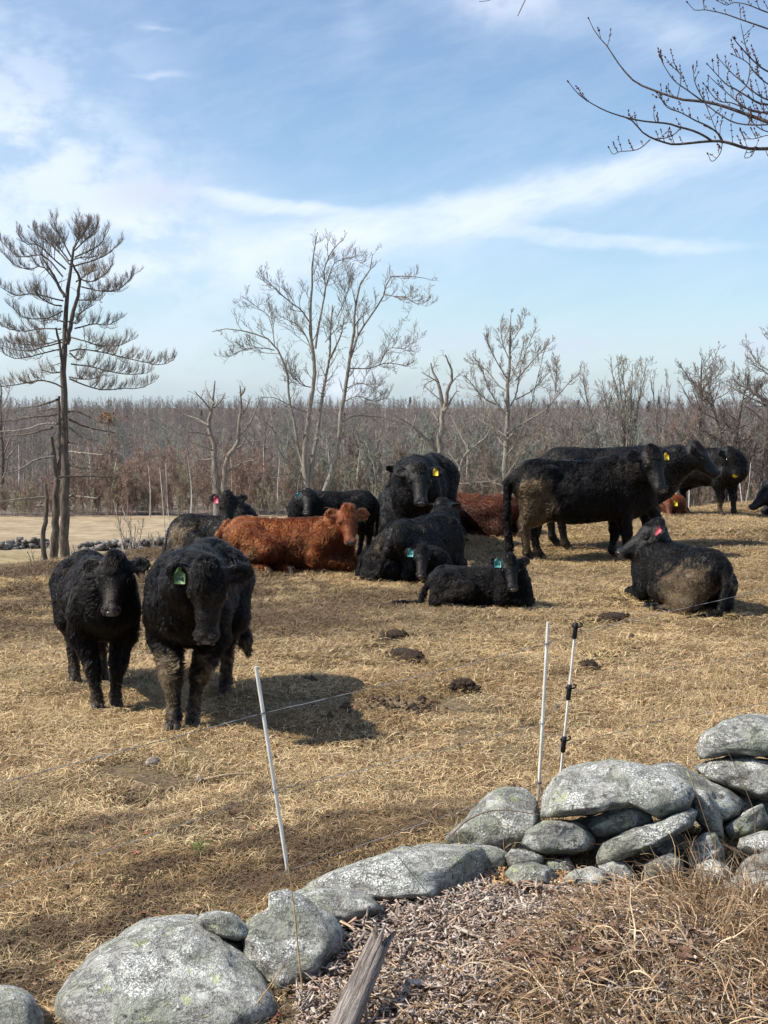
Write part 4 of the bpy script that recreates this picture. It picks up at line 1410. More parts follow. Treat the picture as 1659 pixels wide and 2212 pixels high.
chip_poly = [(640, 2000), (760, 1965), (1050, 1905), (1110, 1880), (1200, 1900), (1400, 1950), (1520, 2040), (1659, 2260), (1400, 2420), (640, 2420)]
P_ = ground_pts(chip_poly, 13000, 41)
r = np.random.RandomState(42)
n = len(P_)
CHIPC = [(.44, .36, .31), (.50, .43, .38), (.37, .31, .28), (.58, .49, .41), (.29, .23, .20), (.42, .29, .22), (.52, .38, .27), (.22, .165, .14)]
P_[:, 2] += r.uniform(0, .05, n)
o = scatter_boxes('wood_chips', P_, r.uniform(.004, .022, n) * np.where(r.rand(n) < .10, 2.4, 1), r.uniform(.0018, .0062, n), r.uniform(.0007, .0022, n), .42, CHIPC, 43, MAT_CHIP)
tag(o, 'greyed wood chips and rotted splinters spread before the stone wall', None, None, 'stuff')
# under the chips lies crumbled wood
P_ = ground_pts(chip_poly, 9000, 44)
P_[:, 2] += r.uniform(-.01, .02, len(P_))
o = scatter_boxes('wood_crumbs', P_, r.uniform(.004, .012, len(P_)), r.uniform(.003, .007, len(P_)), r.uniform(.002, .004, len(P_)), .6, [(.36, .26, .19), (.44, .33, .24), (.26, .18, .13), (.48, .38, .31)], 45, MAT_CHIP)
tag(o, 'crumbled brown wood under the chips', None, None, 'stuff')
# the soft mound of orange-brown punk by the slab's end
P_ = ground_pts([(1040, 1905), (1070, 1880), (1150, 1870), (1220, 1905), (1260, 1960), (1080, 1965)], 1500, 46)
P_[:, 2] += .05 * r.rand(len(P_))
o = scatter_boxes('rotten_wood_crumbs', P_, r.uniform(.006, .02, len(P_)), r.uniform(.003, .008, len(P_)), r.uniform(.002, .004, len(P_)), .6, [(.46, .27, .12), (.38, .21, .10), (.52, .35, .18), (.25, .15, .08)], 47, MAT_CHIP)
tag(o, 'orange crumbled rotten wood at the end of the slab', None, None, 'stuff')
P_ = ground_pts([(-60, 2190), (60, 2110), (110, 2140), (130, 2260), (-60, 2300)], 260, 48)
P_[:, 2] += .03 * r.rand(len(P_))
o = scatter_boxes('bark_crumbs', P_, r.uniform(.01, .03, len(P_)), r.uniform(.004, .012, len(P_)), r.uniform(.002, .004, len(P_)), .4, [(.46, .30, .17), (.50, .36, .24), (.36, .22, .12)], 49, MAT_CHIP)
tag(o, 'rusty bark crumbs between the corner stone and the largest boulder', None, None, 'stuff')

# single larger pieces of split wood lying on the chips
for i, (u, v, L, ang, lab) in enumerate([(1255, 1985, .16, 2.5, 'grey splinter of wood lying right of the middle of the chips'), (1040, 1925, .15, .5, 'short grey split stick leaning below the slab\'s dark end'), (1010, 2085, .13, 2.4, 'narrow pale splinter of wood in the middle of the chips'),
                                         (1330, 2040, .11, .2, 'small weathered splinter of wood beside the brown grass'), (920, 2190, .14, -.5, 'pale flat splinter of wood at the bottom edge of the chips'), (1140, 2170, .12, 2.8, 'reddish wood splinter in front of the brown grass')]):
    W_ = at(u, v, 1.0); D_ = CAMZ / (CAMZ - W_[2])
    p = np.array((W_[0] * D_, D_, float(terrain(W_[0] * D_, D_)) + .035))
    rr_ = np.random.RandomState(70 + i)
    d = np.array((math.cos(ang), math.sin(ang), .08)); s_ = np.array((-math.sin(ang), math.cos(ang), .2)); u_ = np.cross(d, s_)
    V, Q = [], []
    for j, f in enumerate((-1, -.5, 0, .5, 1)):
        w_ = .016 * (1 - .5 * abs(f) ** 3) * rr_.uniform(.8, 1.2)
        for a_, b_ in [(-1, -.4), (1, -.4), (.8, .4), (0, .55), (-.8, .35)]:
            V.append(d * L / 2 * f * (1 + rr_.normal() * .03) + s_ * a_ * w_ + u_ * b_ * w_ * .6)
    for j in range(4): Q += [(j * 5 + k, j * 5 + (k + 1) % 5, j * 5 + 5 + (k + 1) % 5, j * 5 + 5 + k) for k in range(5)]
    me = mesh_np('wood_splinter', V, Q, [(0, 2, 1), (0, 3, 2), (0, 4, 3), (20, 21, 22), (20, 22, 23), (20, 23, 24)], False)
    set_tint(me, np.tile(np.array([(.40, .35, .31), (.34, .30, .27), (.46, .38, .31), (.36, .30, .26), (.50, .42, .36), (.42, .27, .20)][i]), (len(V), 1)))
    o = link('wood_splinter', me, MAT_CHIP, None, p)
    tag(o, lab, 'wood piece', 'split wood pieces on the chips')

# the weathered stump of a split log
MAT_LOG = material('weathered_wood', lambda g: (lambda n: (g.mix(g.ramp(n, .34, .64), (.10, .075, .06), (.42, .36, .32)), .9, g.bump(n, 1.0, .03)))(g.noise(g.vm('MULTIPLY', g.objco(), (70, 70, 5)), 1.0, 5.0, .65, .5)))
a_, b_ = at(728, 2250, 4.20), at(822, 2034, 4.54)
rr_ = np.random.RandomState(8)
d = norm(b_ - a_); s_ = norm(np.cross(d, (0, 1, .2))); u_ = np.cross(s_, d)
V, Q = [], []
for j in range(14):
    f = j / 13
    c = (b_ - a_) * f
    for k in range(14):
        t = k / 14 * 6.2832
        rad = .047 * (1 + .16 * math.sin(3 * t + 1) + .10 * math.sin(7 * t + f * 1.5)) * (1.12 - .28 * f)
        if f > .85: c2 = c + d * .07 * math.sin(5 * t)
        else: c2 = c
        V.append(c2 + s_ * math.cos(t) * rad + u_ * math.sin(t) * rad * .75)
for j in range(13): Q += [(j * 14 + k, j * 14 + (k + 1) % 14, j * 14 + 14 + (k + 1) % 14, j * 14 + 14 + k) for k in range(14)]
V.append((b_ - a_) * .98); V.append((a_ - a_))
T_ = [(13 * 14 + k, 13 * 14 + (k + 1) % 14, len(V) - 2) for k in range(14)] + [((k + 1) % 14, k, len(V) - 1) for k in range(14)]
V = np.array(V)
R0 = np.stack([s_, u_, d], 1)
o = link('split_log', mesh_np('split_log', V @ R0, Q, T_), MAT_LOG)
o.matrix_world = Matrix.Translation(a_.tolist()) @ Matrix(R0.tolist()).to_4x4()
tag(o, 'weathered grey split log leaning out of the chips at the bottom', 'log')

# crumbled clods of soil and dung trodden into the turf
r = np.random.RandomState(80)
CP = []
while len(CP) < 5200:
    y_ = 4.6 + 17 * r.rand() ** 1.2; x_ = (r.rand() - .5) * y_ * .62
    cr = min(max(17.0 + (x_ + 3.5) * .8, 14.5), 40)
    v_ = float(vnoise(x_ * 1.1, y_ * 1.1, 81) + .8 * vnoise(x_ * 3.3, y_ * 3.3, 82)) + (.12 if y_ > 11.5 and x_ < 1.5 else 0)
    if y_ < cr and v_ > .22 + r.rand() * .35 and not in_poly(np.array([x_ / y_ * F + CX]), np.array([HOR + CAMZ / y_ * F]), CHIP_G)[0]:
        CP.append((x_, y_))
CP = np.array(CP)
n = len(CP)
oct_ = np.array([(1, 0, 0), (0, 1, 0), (-1, 0, 0), (0, -1, 0), (0, 0, 1), (0, 0, -.6)], float)
sz = r.uniform(.006, .022, n) * np.where(r.rand(n) < .12, 2.0, 1.0) * (.6 + CP[:, 1] * .045)
V = np.c_[CP, terrain(CP[:, 0], CP[:, 1])][:, None, :] + oct_[None] * sz[:, None, None] * r.uniform(.5, 1.3, (n, 6, 3)) + np.array((0, 0, .006))
T = (np.array([(0, 1, 4), (1, 2, 4), (2, 3, 4), (3, 0, 4), (1, 0, 5), (2, 1, 5), (3, 2, 5), (0, 3, 5)])[None] + (np.arange(n) * 6)[:, None, None]).reshape(-1, 3)
me = mesh_np('soil_clods', V.reshape(-1, 3), None, T, False)
set_tint(me, np.repeat(np.array([(.055, .034, .020), (.085, .053, .030), (.040, .026, .017), (.12, .075, .042)])[r.randint(0, 4, n)] * r.uniform(.7, 1.2, (n, 1)), 6, 0))
tag(link('soil_clods', me, MAT_LEAF), 'dark crumbled clods of soil and dung trodden into the turf', None, None, 'stuff')

# dead leaves on the turf
def leaves(name, P, seed, smin, smax, cols):
    r = np.random.RandomState(seed)
    n = len(P)
    a = r.uniform(0, 6.28, n); sz = r.uniform(smin, smax, n)
    d = np.stack([np.cos(a), np.sin(a), r.normal(size=n) * .25], -1); s_ = np.stack([-np.sin(a), np.cos(a), r.normal(size=n) * .25], -1)
    up_ = np.array((0, 0, 1.0))
    V = []
    for fx, fy, fz in [(-1, 0, .1), (-.3, .55, .38), (-.2, 0, 0), (-.3, -.55, .3), (.5, .42, .42), (.4, 0, .05), (.5, -.45, .30), (1.1, 0, .35)]:
        V.append(P + d * (fx * sz)[:, None] + s_ * (fy * sz)[:, None] + up_ * (fz * sz * r.uniform(.4, 1.4, n))[:, None])
    V = np.stack(V, 1).reshape(-1, 3)
    k = (np.arange(n) * 8)[:, None]
    T = np.concatenate([k + np.array(t)[None] for t in [(0, 2, 1), (0, 3, 2), (4, 5, 7), (5, 6, 7)]])
    Q = np.concatenate([k + np.array(q)[None] for q in [(1, 2, 5, 4), (2, 3, 6, 5)]])
    me = mesh_np(name, V, Q, T, False)
    set_tint(me, np.repeat(np.array(cols)[r.randint(0, len(cols), n)] * r.uniform(.7, 1.25, (n, 1)), 8, 0))
    return link(name, me, MAT_LEAF)


r = np.random.RandomState(50)
n = 4200
yl_ = 4.4 + 9 * r.rand(n) ** 1.6; xl_ = (r.rand(n) - .5) * yl_ * .62
kp = (vnoise(xl_ * 1.1, yl_ * 1.1, 51) + .35 * (yl_ < 7.5)) > r.uniform(-.35, .45, n)
xl_, yl_ = xl_[kp], yl_[kp]
o = leaves('fallen_leaves', np.c_[xl_, yl_, terrain(xl_, yl_) + .012], 52, .006, .022, [(.13, .075, .045), (.10, .06, .04), (.22, .095, .05), (.30, .16, .085), (.16, .075, .045), (.36, .235, .14), (.26, .10, .06)])
tag(o, 'brown fallen leaves lodged in the dead grass', None, None, 'stuff')
P_ = ground_pts([(1100, 2130), (1500, 2100), (1600, 2260), (1000, 2300)], 60, 53)
P_[:, 2] += .05
o = leaves('fallen_leaves', P_, 54, .02, .035, [(.20, .115, .075), (.26, .165, .11), (.17, .09, .065)])
tag(o, 'curled red-brown leaves caught at the foot of the tall dead grass', None, None, 'stuff')


# tall dead grass fallen over at the lower right
def long_blades(name, P, seed, lmin, lmax, w, lean, cols, segs=8, upb=.55, grav=.30):
    r = np.random.RandomState(seed)
    n = len(P)
    L = r.uniform(lmin, lmax, n)
    az_ = r.normal(size=n) * 1.0 + lean
    e = r.uniform(upb * .5, upb * 1.9, n)
    d = np.stack([np.cos(az_) * np.cos(e), np.sin(az_) * np.cos(e), np.sin(e)], -1)
    p = P.copy()
    ww = w * r.uniform(.5, 1.5, n)
    V = []
    sd = norm(np.cross(d, r.normal(size=(n, 3))))
    for j in range(segs + 1):
        f = ww * (1 - .85 * (j / segs) ** 1.5)
        V += [p - sd * f[:, None], p + sd * f[:, None]]
        d = norm(d + np.array((0, 0, -grav)) * r.uniform(.2, 1.8, (n, 1)) + r.normal(size=(n, 3)) * .17)
        p = p + d * (L / segs)[:, None]
        zf = terrain(p[:, 0], p[:, 1]) + .01
        p[:, 2] = np.maximum(p[:, 2], zf)
        sd = norm(sd + r.normal(size=(n, 3)) * .35)
        sd = norm(sd - d * np.einsum('ij,ij->i', sd, d)[:, None])
    m_ = 2 * (segs + 1)
    V = np.stack(V, 1).reshape(-1, 3)
    q = np.array([(2 * j, 2 * j + 1, 2 * j + 3, 2 * j + 2) for j in range(segs)])
    Q = (q[None] + (np.arange(n) * m_)[:, None, None]).reshape(-1, 4)
    me = mesh_np(name, V, Q, None, False)
    set_tint(me, np.repeat(np.array(cols)[r.randint(0, len(cols), n)] * r.uniform(.7, 1.3, (n, 1)), m_, 0))
    return link(name, me, MAT_BLADE)


GB = [(.34, .225, .125), (.27, .17, .095), (.42, .30, .18), (.20, .125, .075), (.50, .38, .25), (.30, .185, .10)]
P_ = ground_pts([(1230, 2060), (1330, 1985), (1480, 1960), (1659, 1960), (1800, 1975), (1900, 2300), (1500, 2520), (1130, 2480), (1130, 2200)], 11000, 60)
o = long_blades('tall_dead_grass', P_, 61, .12, .40, .0024, 2.7, GB, upb=.62, grav=.30)
tag(o, 'tangle of tall brown dead grass fallen over the chips at the lower right', None, None, 'stuff')
P_ = ground_pts([(760, 2180), (1000, 2120), (1250, 2130), (1250, 2450), (720, 2450)], 620, 62)
o = long_blades('sparse_dead_grass', P_, 63, .12, .32, .0022, 2.3, GB, upb=.6)
tag(o, 'thin brown grass straggling over the bottom of the chips', None, None, 'stuff')
P_ = ground_pts([(960, 1830), (1120, 1800), (1210, 1760), (1230, 1800), (1100, 1880), (980, 1880)], 330, 64)
P0_ = ground_pts([(1430, 1975), (1800, 1930), (1850, 2150), (1480, 2120)], 900, 68)
o = long_blades('upright_dead_grass', P0_, 69, .16, .40, .0022, 1.9, GB, upb=1.0, grav=.16)
tag(o, 'dead grass still standing in front of the right end of the stone wall', None, None, 'stuff')
o = long_blades('pale_grass', P_, 65, .12, .34, .0020, 1.6, [(.50, .36, .20), (.58, .44, .27), (.42, .28, .15)], upb=.9, grav=.16)
tag(o, 'pale grass standing in front of the round stone left of the pile', None, None, 'stuff')
P_ = ground_pts([(1150, 1740), (1659, 1560), (1659, 1400), (1300, 1560), (1100, 1700)], 420, 66)
o = long_blades('standing_straws', P_, 67, .14, .42, .0013, 1.6, [(.44, .32, .18), (.34, .22, .12), (.50, .38, .22)], upb=1.0, grav=.05)
tag(o, 'thin upright straws along the fence above the stone pile', None, None, 'stuff')

# dry weed stalks that stand out one by one
MAT_STALK = material('weed_stem', f_tint(.8, 0.0, 20.0))
STALKS = [([(668, 2260), (655, 2150), (645, 2060), (634, 1950), (622, 1868)], 4.60, .0042, (.42, .29, .14), 'tall tan weed stalk rising in front of the boulders beside the leaning post'),
          ([(535, 2250), (542, 2190), (582, 2132), (614, 2083)], 4.45, .0040, (.40, .26, .13), 'bent tan weed stalk crossing the largest boulder'),
          ([(583, 2134), (600, 2170), (625, 2230)], 4.46, .0034, (.34, .22, .12), 'short weed stalk slanting down across the largest boulder'),
          ([(1010, 2080), (980, 2030), (952, 1985), (930, 1940)], 5.1, .0022, (.16, .10, .07), 'thin dark weed stalk over the middle of the chips'),
          ([(1262, 2130), (1235, 2050), (1205, 1970), (1180, 1912)], 5.0, .0024, (.18, .11, .07), 'dark slanting weed stalk before the small stones'),
          ([(1402, 1760), (1401, 1650), (1402, 1530), (1404, 1440)], 6.9, .0022, (.40, .29, .16), 'straight straw stalk right of the insulator post'),
          ([(1571, 1900), (1530, 1790), (1500, 1700), (1478, 1640)], 5.6, .0028, (.26, .16, .09), 'brown weed stalk leaning across the right stones'),
          ([(1632, 1760), (1600, 1680), (1565, 1610), (1548, 1590)], 6.0, .0024, (.22, .14, .08), 'dark weed stalk before the topmost right stone'),
          ([(1690, 1990), (1580, 1905), (1520, 1880), (1440, 1878)], 5.1, .0024, (.18, .12, .08), 'arched dark weed stalk over the brown grass'),
          ([(1162, 1690), (1150, 1610), (1136, 1540), (1128, 1500)], 6.4, .0022, (.28, .17, .10), 'thin reddish weed stalk left of the plain white rod'),
          ([(970, 1810), (1010, 1772), (1070, 1750), (1140, 1756), (1162, 1760)], 6.0, .0040, (.17, .11, .08), 'arched dead twig lying against the round stone'),
          ([(860, 1850), (900, 1900), (950, 1960), (985, 2010)], 5.35, .0018, (.20, .13, .08), 'fine dark stem drooping over the slab'),
          ([(1425, 1870), (1420, 1700), (1415, 1560), (1420, 1470)], 6.2, .0016, (.36, .25, .15), 'slender straw standing behind the flat capstone')]
for i, (pp, D, rad, c, lab) in enumerate(STALKS):
    q = resample([at(u, v, D) for u, v in pp], 10)
    z0 = float(terrain(q[0][0], q[0][1]))
    if q[0][2] > z0 and i not in (2, 10, 11): q = np.vstack(((q[0][0], q[0][1], z0 - .02), q))
    tb = Tubes(); tb.add(q, np.linspace(rad, rad * .5, len(q)), 5, c)
    twig_out(tb, q, np.linspace(rad, rad * .5, len(q)), np.random.RandomState(i), 1, 3, .07, .3, .15, .5, (.4, .8), .0009, 3, c)
    o = link('weed_stalk', tb.mesh('weed_stalk', q[0]), MAT_STALK, None, q[0])
    tag(o, lab, 'weed', 'dry weed stalks along the wall')

# pale seed heads of a dead weed by the pasture's edge
r = np.random.RandomState(19)
for i, (u, v) in enumerate([(215, 1905), (265, 1900), (280, 1925), (240, 1925), (335, 1890)]):
    base = gnd(u, v + 40)
    tip = at(u, v, base[1] - .03)
    tb = Tubes(); c = (.40, .29, .16)
    q = resample([base - (0, 0, .01), base * .5 + tip * .5 + r.normal(size=3) * .01, tip], 6)
    tb.add(q, .0016, 4, c)
    for k in range(26):
        e = tip + r.normal(size=3) * np.array((.020, .016, .011))
        tb.add(np.stack([e, e + r.normal(size=3) * .004, e + (0, 0, .006)]), [.003, .005, .001], 4, (.52, .38, .20))
    o = link('seed_head', tb.mesh('seed_head', base), MAT_STALK, None, base)
    tag(o, ['leftmost pale seed head above the largest boulder', 'topmost pale seed head in the middle of the cluster above the largest boulder', 'pale seed head low on the right of the cluster above the boulder', 'pale seed head low on the left of the cluster above the boulder', 'pale seed head standing apart right of the cluster above the boulder'][i], 'weed', 'pale seed heads above the largest boulder')
# ------------------------------------------------------------------ cattle
def sd_cone(p, a, b, r1, r2):
    ba = b - a
    l2 = np.dot(ba, ba)
    t = np.clip(((p - a) @ ba) / l2, 0, 1)
    return np.linalg.norm(p - a - t[..., None] * ba, axis=-1) - (r1 + (r2 - r1) * t)


def sd_ell(p, c, R, rad):
    q = (p - c) @ R if R is not None else p - c
    k0 = np.linalg.norm(q / rad, axis=-1)
    k1 = np.linalg.norm(q / (rad * rad), axis=-1)
    return k0 * (k0 - 1.0) / np.maximum(k1, 1e-6)


EDGES = [((0, 0, 0), (1, 0, 0)), ((0, 1, 0), (1, 1, 0)), ((0, 0, 1), (1, 0, 1)), ((0, 1, 1), (1, 1, 1)),
         ((0, 0, 0), (0, 1, 0)), ((1, 0, 0), (1, 1, 0)), ((0, 0, 1), (0, 1, 1)), ((1, 0, 1), (1, 1, 1)),
         ((0, 0, 0), (0, 0, 1)), ((1, 0, 0), (1, 0, 1)), ((0, 1, 0), (0, 1, 1)), ((1, 1, 0), (1, 1, 1))]


def surface_nets(D, org, h):
    s = D < 0
    c = s[:-1, :-1, :-1].astype(np.int8)
    for a in [(1, 0, 0), (0, 1, 0), (0, 0, 1), (1, 1, 0), (1, 0, 1), (0, 1, 1), (1, 1, 1)]:
        c = c + s[a[0]:s.shape[0] - 1 + a[0], a[1]:s.shape[1] - 1 + a[1], a[2]:s.shape[2] - 1 + a[2]]
    I, J, K = np.nonzero((c > 0) & (c < 8))
    acc = np.zeros((len(I), 3)); cnt = np.zeros(len(I))
    for a, b in EDGES:
        v0 = D[I + a[0], J + a[1], K + a[2]]
        v1 = D[I + b[0], J + b[1], K + b[2]]
        x = (v0 < 0) != (v1 < 0)
        t = np.where(x, v0 / np.where(x, v0 - v1, 1), 0)
        p = np.array(a)[None] + t[:, None] * (np.array(b) - np.array(a))[None]
        acc += p * x[:, None]; cnt += x
    V = org + h * (np.stack([I, J, K], -1) + acc / cnt[:, None])
    vid = np.full(c.shape, -1, np.int64)
    vid[I, J, K] = np.arange(len(I))
    Q = []
    for ax in range(3):
        u, w = [(1, 2), (2, 0), (0, 1)][ax]
        sl0 = [slice(None)] * 3; sl1 = [slice(None)] * 3
        sl0[ax] = slice(0, -1); sl1[ax] = slice(1, None)
        d = s[tuple(sl0)] != s[tuple(sl1)]
        ijk = np.array(np.nonzero(d))
        ok = (ijk[u] > 0) & (ijk[w] > 0) & (ijk[u] < c.shape[u]) & (ijk[w] < c.shape[w])
        ijk = ijk[:, ok]
        flip = ~s[tuple(sl0)][tuple(ijk)]
        q = []
        for du, dw in [(-1, -1), (0, -1), (0, 0), (-1, 0)]:
            e = ijk.copy(); e[u] += du; e[w] += dw
            q.append(vid[tuple(e)])
        q = np.stack(q, -1)
        q[flip] = q[flip][:, ::-1]
        Q.append(q)
    Q = np.concatenate(Q)
    return V, Q[(Q >= 0).all(1)]


def smooth_v(V, Q, it=2, lam=0.5):
    a = np.concatenate([Q[:, 0], Q[:, 1], Q[:, 2], Q[:, 3]])
    b = np.concatenate([Q[:, 1], Q[:, 2], Q[:, 3], Q[:, 0]])
    n = np.bincount(a, minlength=len(V)) + np.bincount(b, minlength=len(V))
    for _ in range(it):
        S = np.stack([np.bincount(a, V[b, i], len(V)) + np.bincount(b, V[a, i], len(V)) for i in range(3)], -1)
        V = V + lam * (S / np.maximum(n, 1)[:, None] - V)
    return V


def wob(P, f, seed):
    """a cheap smooth random vector field"""
    r = np.random.RandomState(seed)
    out = np.zeros_like(P)
    for i in range(7):
        k = r.normal(size=(3, 3)) * f * (0.6 + 0.25 * i)
        out += np.sin(P @ k + r.uniform(0, 6.28, 3)) / (1 + 0.2 * i)
    return out / 3.2


def f_coat(g):
    P = g.objco()
    t = g.attr('tint')
    n = g.noise(P, 26.0, 5.0, 0.65, 0.5)
    c = g.mix(1.0, t, g.mix(g.ramp(n, 0.3, 0.7), (0.55, 0.55, 0.55), (1.35, 1.3, 1.25)), 'MULTIPLY')
    return c, 0.50, g.bump(n, 0.7, 0.02)


def hair_material(name):
    m = bpy.data.materials.new(name)
    m.use_nodes = True
    g = NT(m.node_tree)
    for n_ in list(m.node_tree.nodes):
        if n_.type == 'BSDF_PRINCIPLED': m.node_tree.nodes.remove(n_)
    hb = g.node('ShaderNodeBsdfHairPrincipled')
    hb.parametrization = 'COLOR'
    t = g.attr('tint')
    rnd = g.node('ShaderNodeHairInfo').outputs['Random']
    g.put(hb.inputs['Color'], g.mix(1.0, t, g.mix(rnd, (0.42, 0.42, 0.42), (0.95, 0.92, 0.90)), 'MULTIPLY'))
    hb.inputs['IOR'].default_value = 1.23
    hb.inputs['Roughness'].default_value = 0.36
    hb.inputs['Radial Roughness'].default_value = 0.55
    out = [n_ for n_ in m.node_tree.nodes if n_.type == 'OUTPUT_MATERIAL'][0]
    m.node_tree.links.new(hb.outputs[0], out.inputs['Surface'])
    return m


MAT_COAT = material('coat_skin', f_coat)
MAT_COAT.node_tree.nodes['Principled BSDF'].inputs['Specular IOR Level'].default_value = 0.30
MAT_HAIR = hair_material('coat_hair')


def plain(name, col, rough=0.5, spec=0.4):
    m = material(name, lambda g: (g.mix(g.ramp(g.noise(g.objco(), 60.0, 4.0), 0.3, 0.7), tuple(c * .8 for c in col), tuple(c * 1.15 for c in col)), rough))
    m.node_tree.nodes['Principled BSDF'].inputs['Specular IOR Level'].default_value = spec
    return m


MAT_EYE = plain('eye_dark', (0.006, 0.005, 0.004), 0.08, 0.6)
MAT_NOSE = plain('wet_nose', (0.085, 0.072, 0.070), 0.28, 0.6)
MAT_HOOF = plain('hoof_dark', (0.035, 0.028, 0.022), 0.6)
MAT_HOOF2 = plain('hoof_pale', (0.22, 0.17, 0.11), 0.6)
MAT_HORN = material('horn', lambda g: (g.mix(g.ramp(g.attr('tint', 'Fac'), 0.55, 0.95), (0.62, 0.52, 0.36), (0.03, 0.025, 0.02)), 0.4))
TAGS = {'green': plain('tag_green', (0.075, 0.15, 0.055)), 'teal': plain('tag_teal', (0.07, 0.30, 0.29)), 'pink': plain('tag_pink', (0.60, 0.11, 0.14)), 'yellow': plain('tag_yellow', (0.68, 0.47, 0.03))}
MAT_PRINT = plain('tag_print', (0.02, 0.03, 0.03))
BLACK = np.array((0.0048, 0.0043, 0.0047))
RED = np.array((0.180, 0.048, 0.014))
MUD = np.array((0.140, 0.097, 0.056))


def V3(*a): return np.array(a, float)


def ellipsoid_mesh(name, rad, nu=10, nv=7):
    th = np.linspace(0, math.pi, nv)
    ph = np.arange(nu) / nu * 2 * math.pi
    V = np.array([(math.sin(t) * math.cos(p) * rad[0], math.sin(t) * math.sin(p) * rad[1], math.cos(t) * rad[2]) for t in th for p in ph])
    Q = [(i * nu + j, (i + 1) * nu + j, (i + 1) * nu + (j + 1) % nu, i * nu + (j + 1) % nu) for i in range(nv - 1) for j in range(nu)]
    return mesh_np(name, V, Q)


def cattle(label, u, v, heading, s, head, lie=False, coat='black', tuck=-1, feet=None, group=None, y=None, voxel=0.019, hairs=9000, shag=1.0,
           girth=1.0, legh=1.0, mud=(), tagc=None, tagside=1, horns=False, tail=None, bull=0.0, hscale=1.0, ear_roll=0.0, sink=0.0, seed=1, flap=False, hoofmat=None, extend=None, longx=1.0, ears=(0, 0), neckr=1.0, cat='cow', name='cow', low=0.0, dp=1.0, nose=None, bridge=None):
    r = np.random.RandomState(seed)
    if y is None:
        g0 = gnd(u, v)
    else:
        x = (u - CX) / F * y
        g0 = V3(x, y, float(terrain(x, y)))
    g0 = g0 - V3(0, 0, sink)
    a = math.radians(heading)
    cs, sn = math.cos(a), math.sin(a)
    Rw = np.array(((cs, -sn, 0), (sn, cs, 0), (0, 0, 1.0)))         # local -> world
    toloc = lambda w: (Rw.T @ (np.asarray(w) - g0)) / s
    # ---- head frame
    hs = hscale
    Lh = 0.47 * hs
    pu, pv, pd = head['poll']
    Pw = at(pu, pv, g0[1] + pd)
    if 'dir' in head:
        mw = norm(np.array(head['dir'], float))
    else:
        mu, mv = head['muzzle']
        ppm = F / Pw[1]
        ddx, ddz = (mu - pu) / ppm, -(mv - pv) / ppm
        rest = (Lh * s) ** 2 - ddx ** 2 - ddz ** 2
        mw = norm(np.array((ddx, -head.get('toward', 1) * math.sqrt(max(rest, (0.12 * Lh * s) ** 2)), ddz)))
    P = toloc(Pw)
    m = Rw.T @ mw
    upw = V3(0, 0, 1) - mw * mw[2]
    if np.linalg.norm(upw) < 0.25:
        upw = V3(0, -1, 0) - mw * (-mw[1])
    upw = norm(upw)
    up = norm(Rw.T @ upw)
    side = np.cross(up, m)                                           # the animal's left
    ro = math.radians(ear_roll)
    up, side = up * math.cos(ro) + side * math.sin(ro), side * math.cos(ro) - up * math.sin(ro)
    H = lambda f, l, h: P + (m * f + side * l + up * h) * hs
    Rh = np.stack([m, side, up], 1)
    dz = (-0.46 - low) if lie else 0.0
    g_ = girth
    prims = []

    def C(p0, p1, r0, r1, k=.06, grp='body'): prims.append(('c', np.asarray(p0, float), np.asarray(p1, float), r0, r1, k, grp))
    def El(c, rad, R=None, k=.06, grp='body'): prims.append(('e', np.asarray(c, float), R, np.asarray(rad, float), k, grp))
    X = longx
    def dpz(z): return 1.27 + dz - (1.27 + dz - z) * dp
    # ---- trunk
    El((.20 * X, 0, dpz(.90 + dz)), (.48 * X, .30 * g_, .36 * dp), k=.10)
    El((-.18 * X, 0, dpz(.85 + dz)), (.50 * X, .335 * g_, .345 * dp * (.94 + .06 * g_)), k=.12)
    El((-.60 * X, 0, .99 + dz), (.30, .265, .27), k=.12)
    El((.48 * X, 0, dpz(.95 + dz)), (.27, .245 * (.5 + .5 * g_), .34 * dp), k=.12)
    C((.42 * X, 0, 1.165 + dz), (-.70 * X, 0, 1.165 + dz), .10, .10, .14)
    C((.66 * X, 0, dpz(.84 + dz)), (.45 * X, 0, dpz(.66 + dz)), .17 * dp, .14 * dp, .14)
    for e in (1, -1):
        El((-.48 * X, e * .20, 1.145 + dz), (.11, .07, .075), k=.07)
        El((.44 * X, e * .185, 1.02 + dz), (.12, .055, .24), k=.07)
        El((-.83 * X, e * .075, 1.04 + dz), (.08, .07, .10), k=.10)
    if bull:
        El((.50 * X, 0, 1.20 + dz), (.30, .13, .13 * bull), k=.15)
    # ---- neck
    nb = V3(.56 * X, 0, 1.02 + dz)
    ne = H(.06, 0, -.085)
    axis_ = norm(ne - nb)
    mid = nb * .5 + ne * .5 + V3(0.03, 0, .03)
    C(nb, mid, .245 * neckr, .185 * neckr, .12, 'neck')
    C(mid, ne, .185 * neckr, .118 * hs, .08, 'neck')
    C(V3(.68 * X, 0, dpz(.80 + dz)), H(.13, 0, -.17), .115 * dp, .05, .12, 'neck')
    # ---- head
    El(H(.10, 0, -.045), np.array((.150, .122, .122)) * hs, Rh, .05, 'head')
    C(H(.12, 0, -.040), H(.36, 0, -.042), .098 * hs, .070 * hs, .05, 'head')
    C(H(.10, 0, -.145), H(.36, 0, -.088), .074 * hs, .044 * hs, .05, 'head')
    for e in (1, -1):
        El(H(.13, e * .052, -.105), np.array((.10, .052, .078)) * hs, Rh, .04, 'head')
        El(H(.150, e * .096, .008), np.array((.042, .026, .030)) * hs, Rh, .022, 'head')
        El(H(.29, e * .055, -.075), np.array((.09, .022, .030)) * hs, Rh, .03, 'head')
        El(H(.445, e * .036, -.018), np.array((.036, .036, .044)) * hs, Rh, .022, 'head')
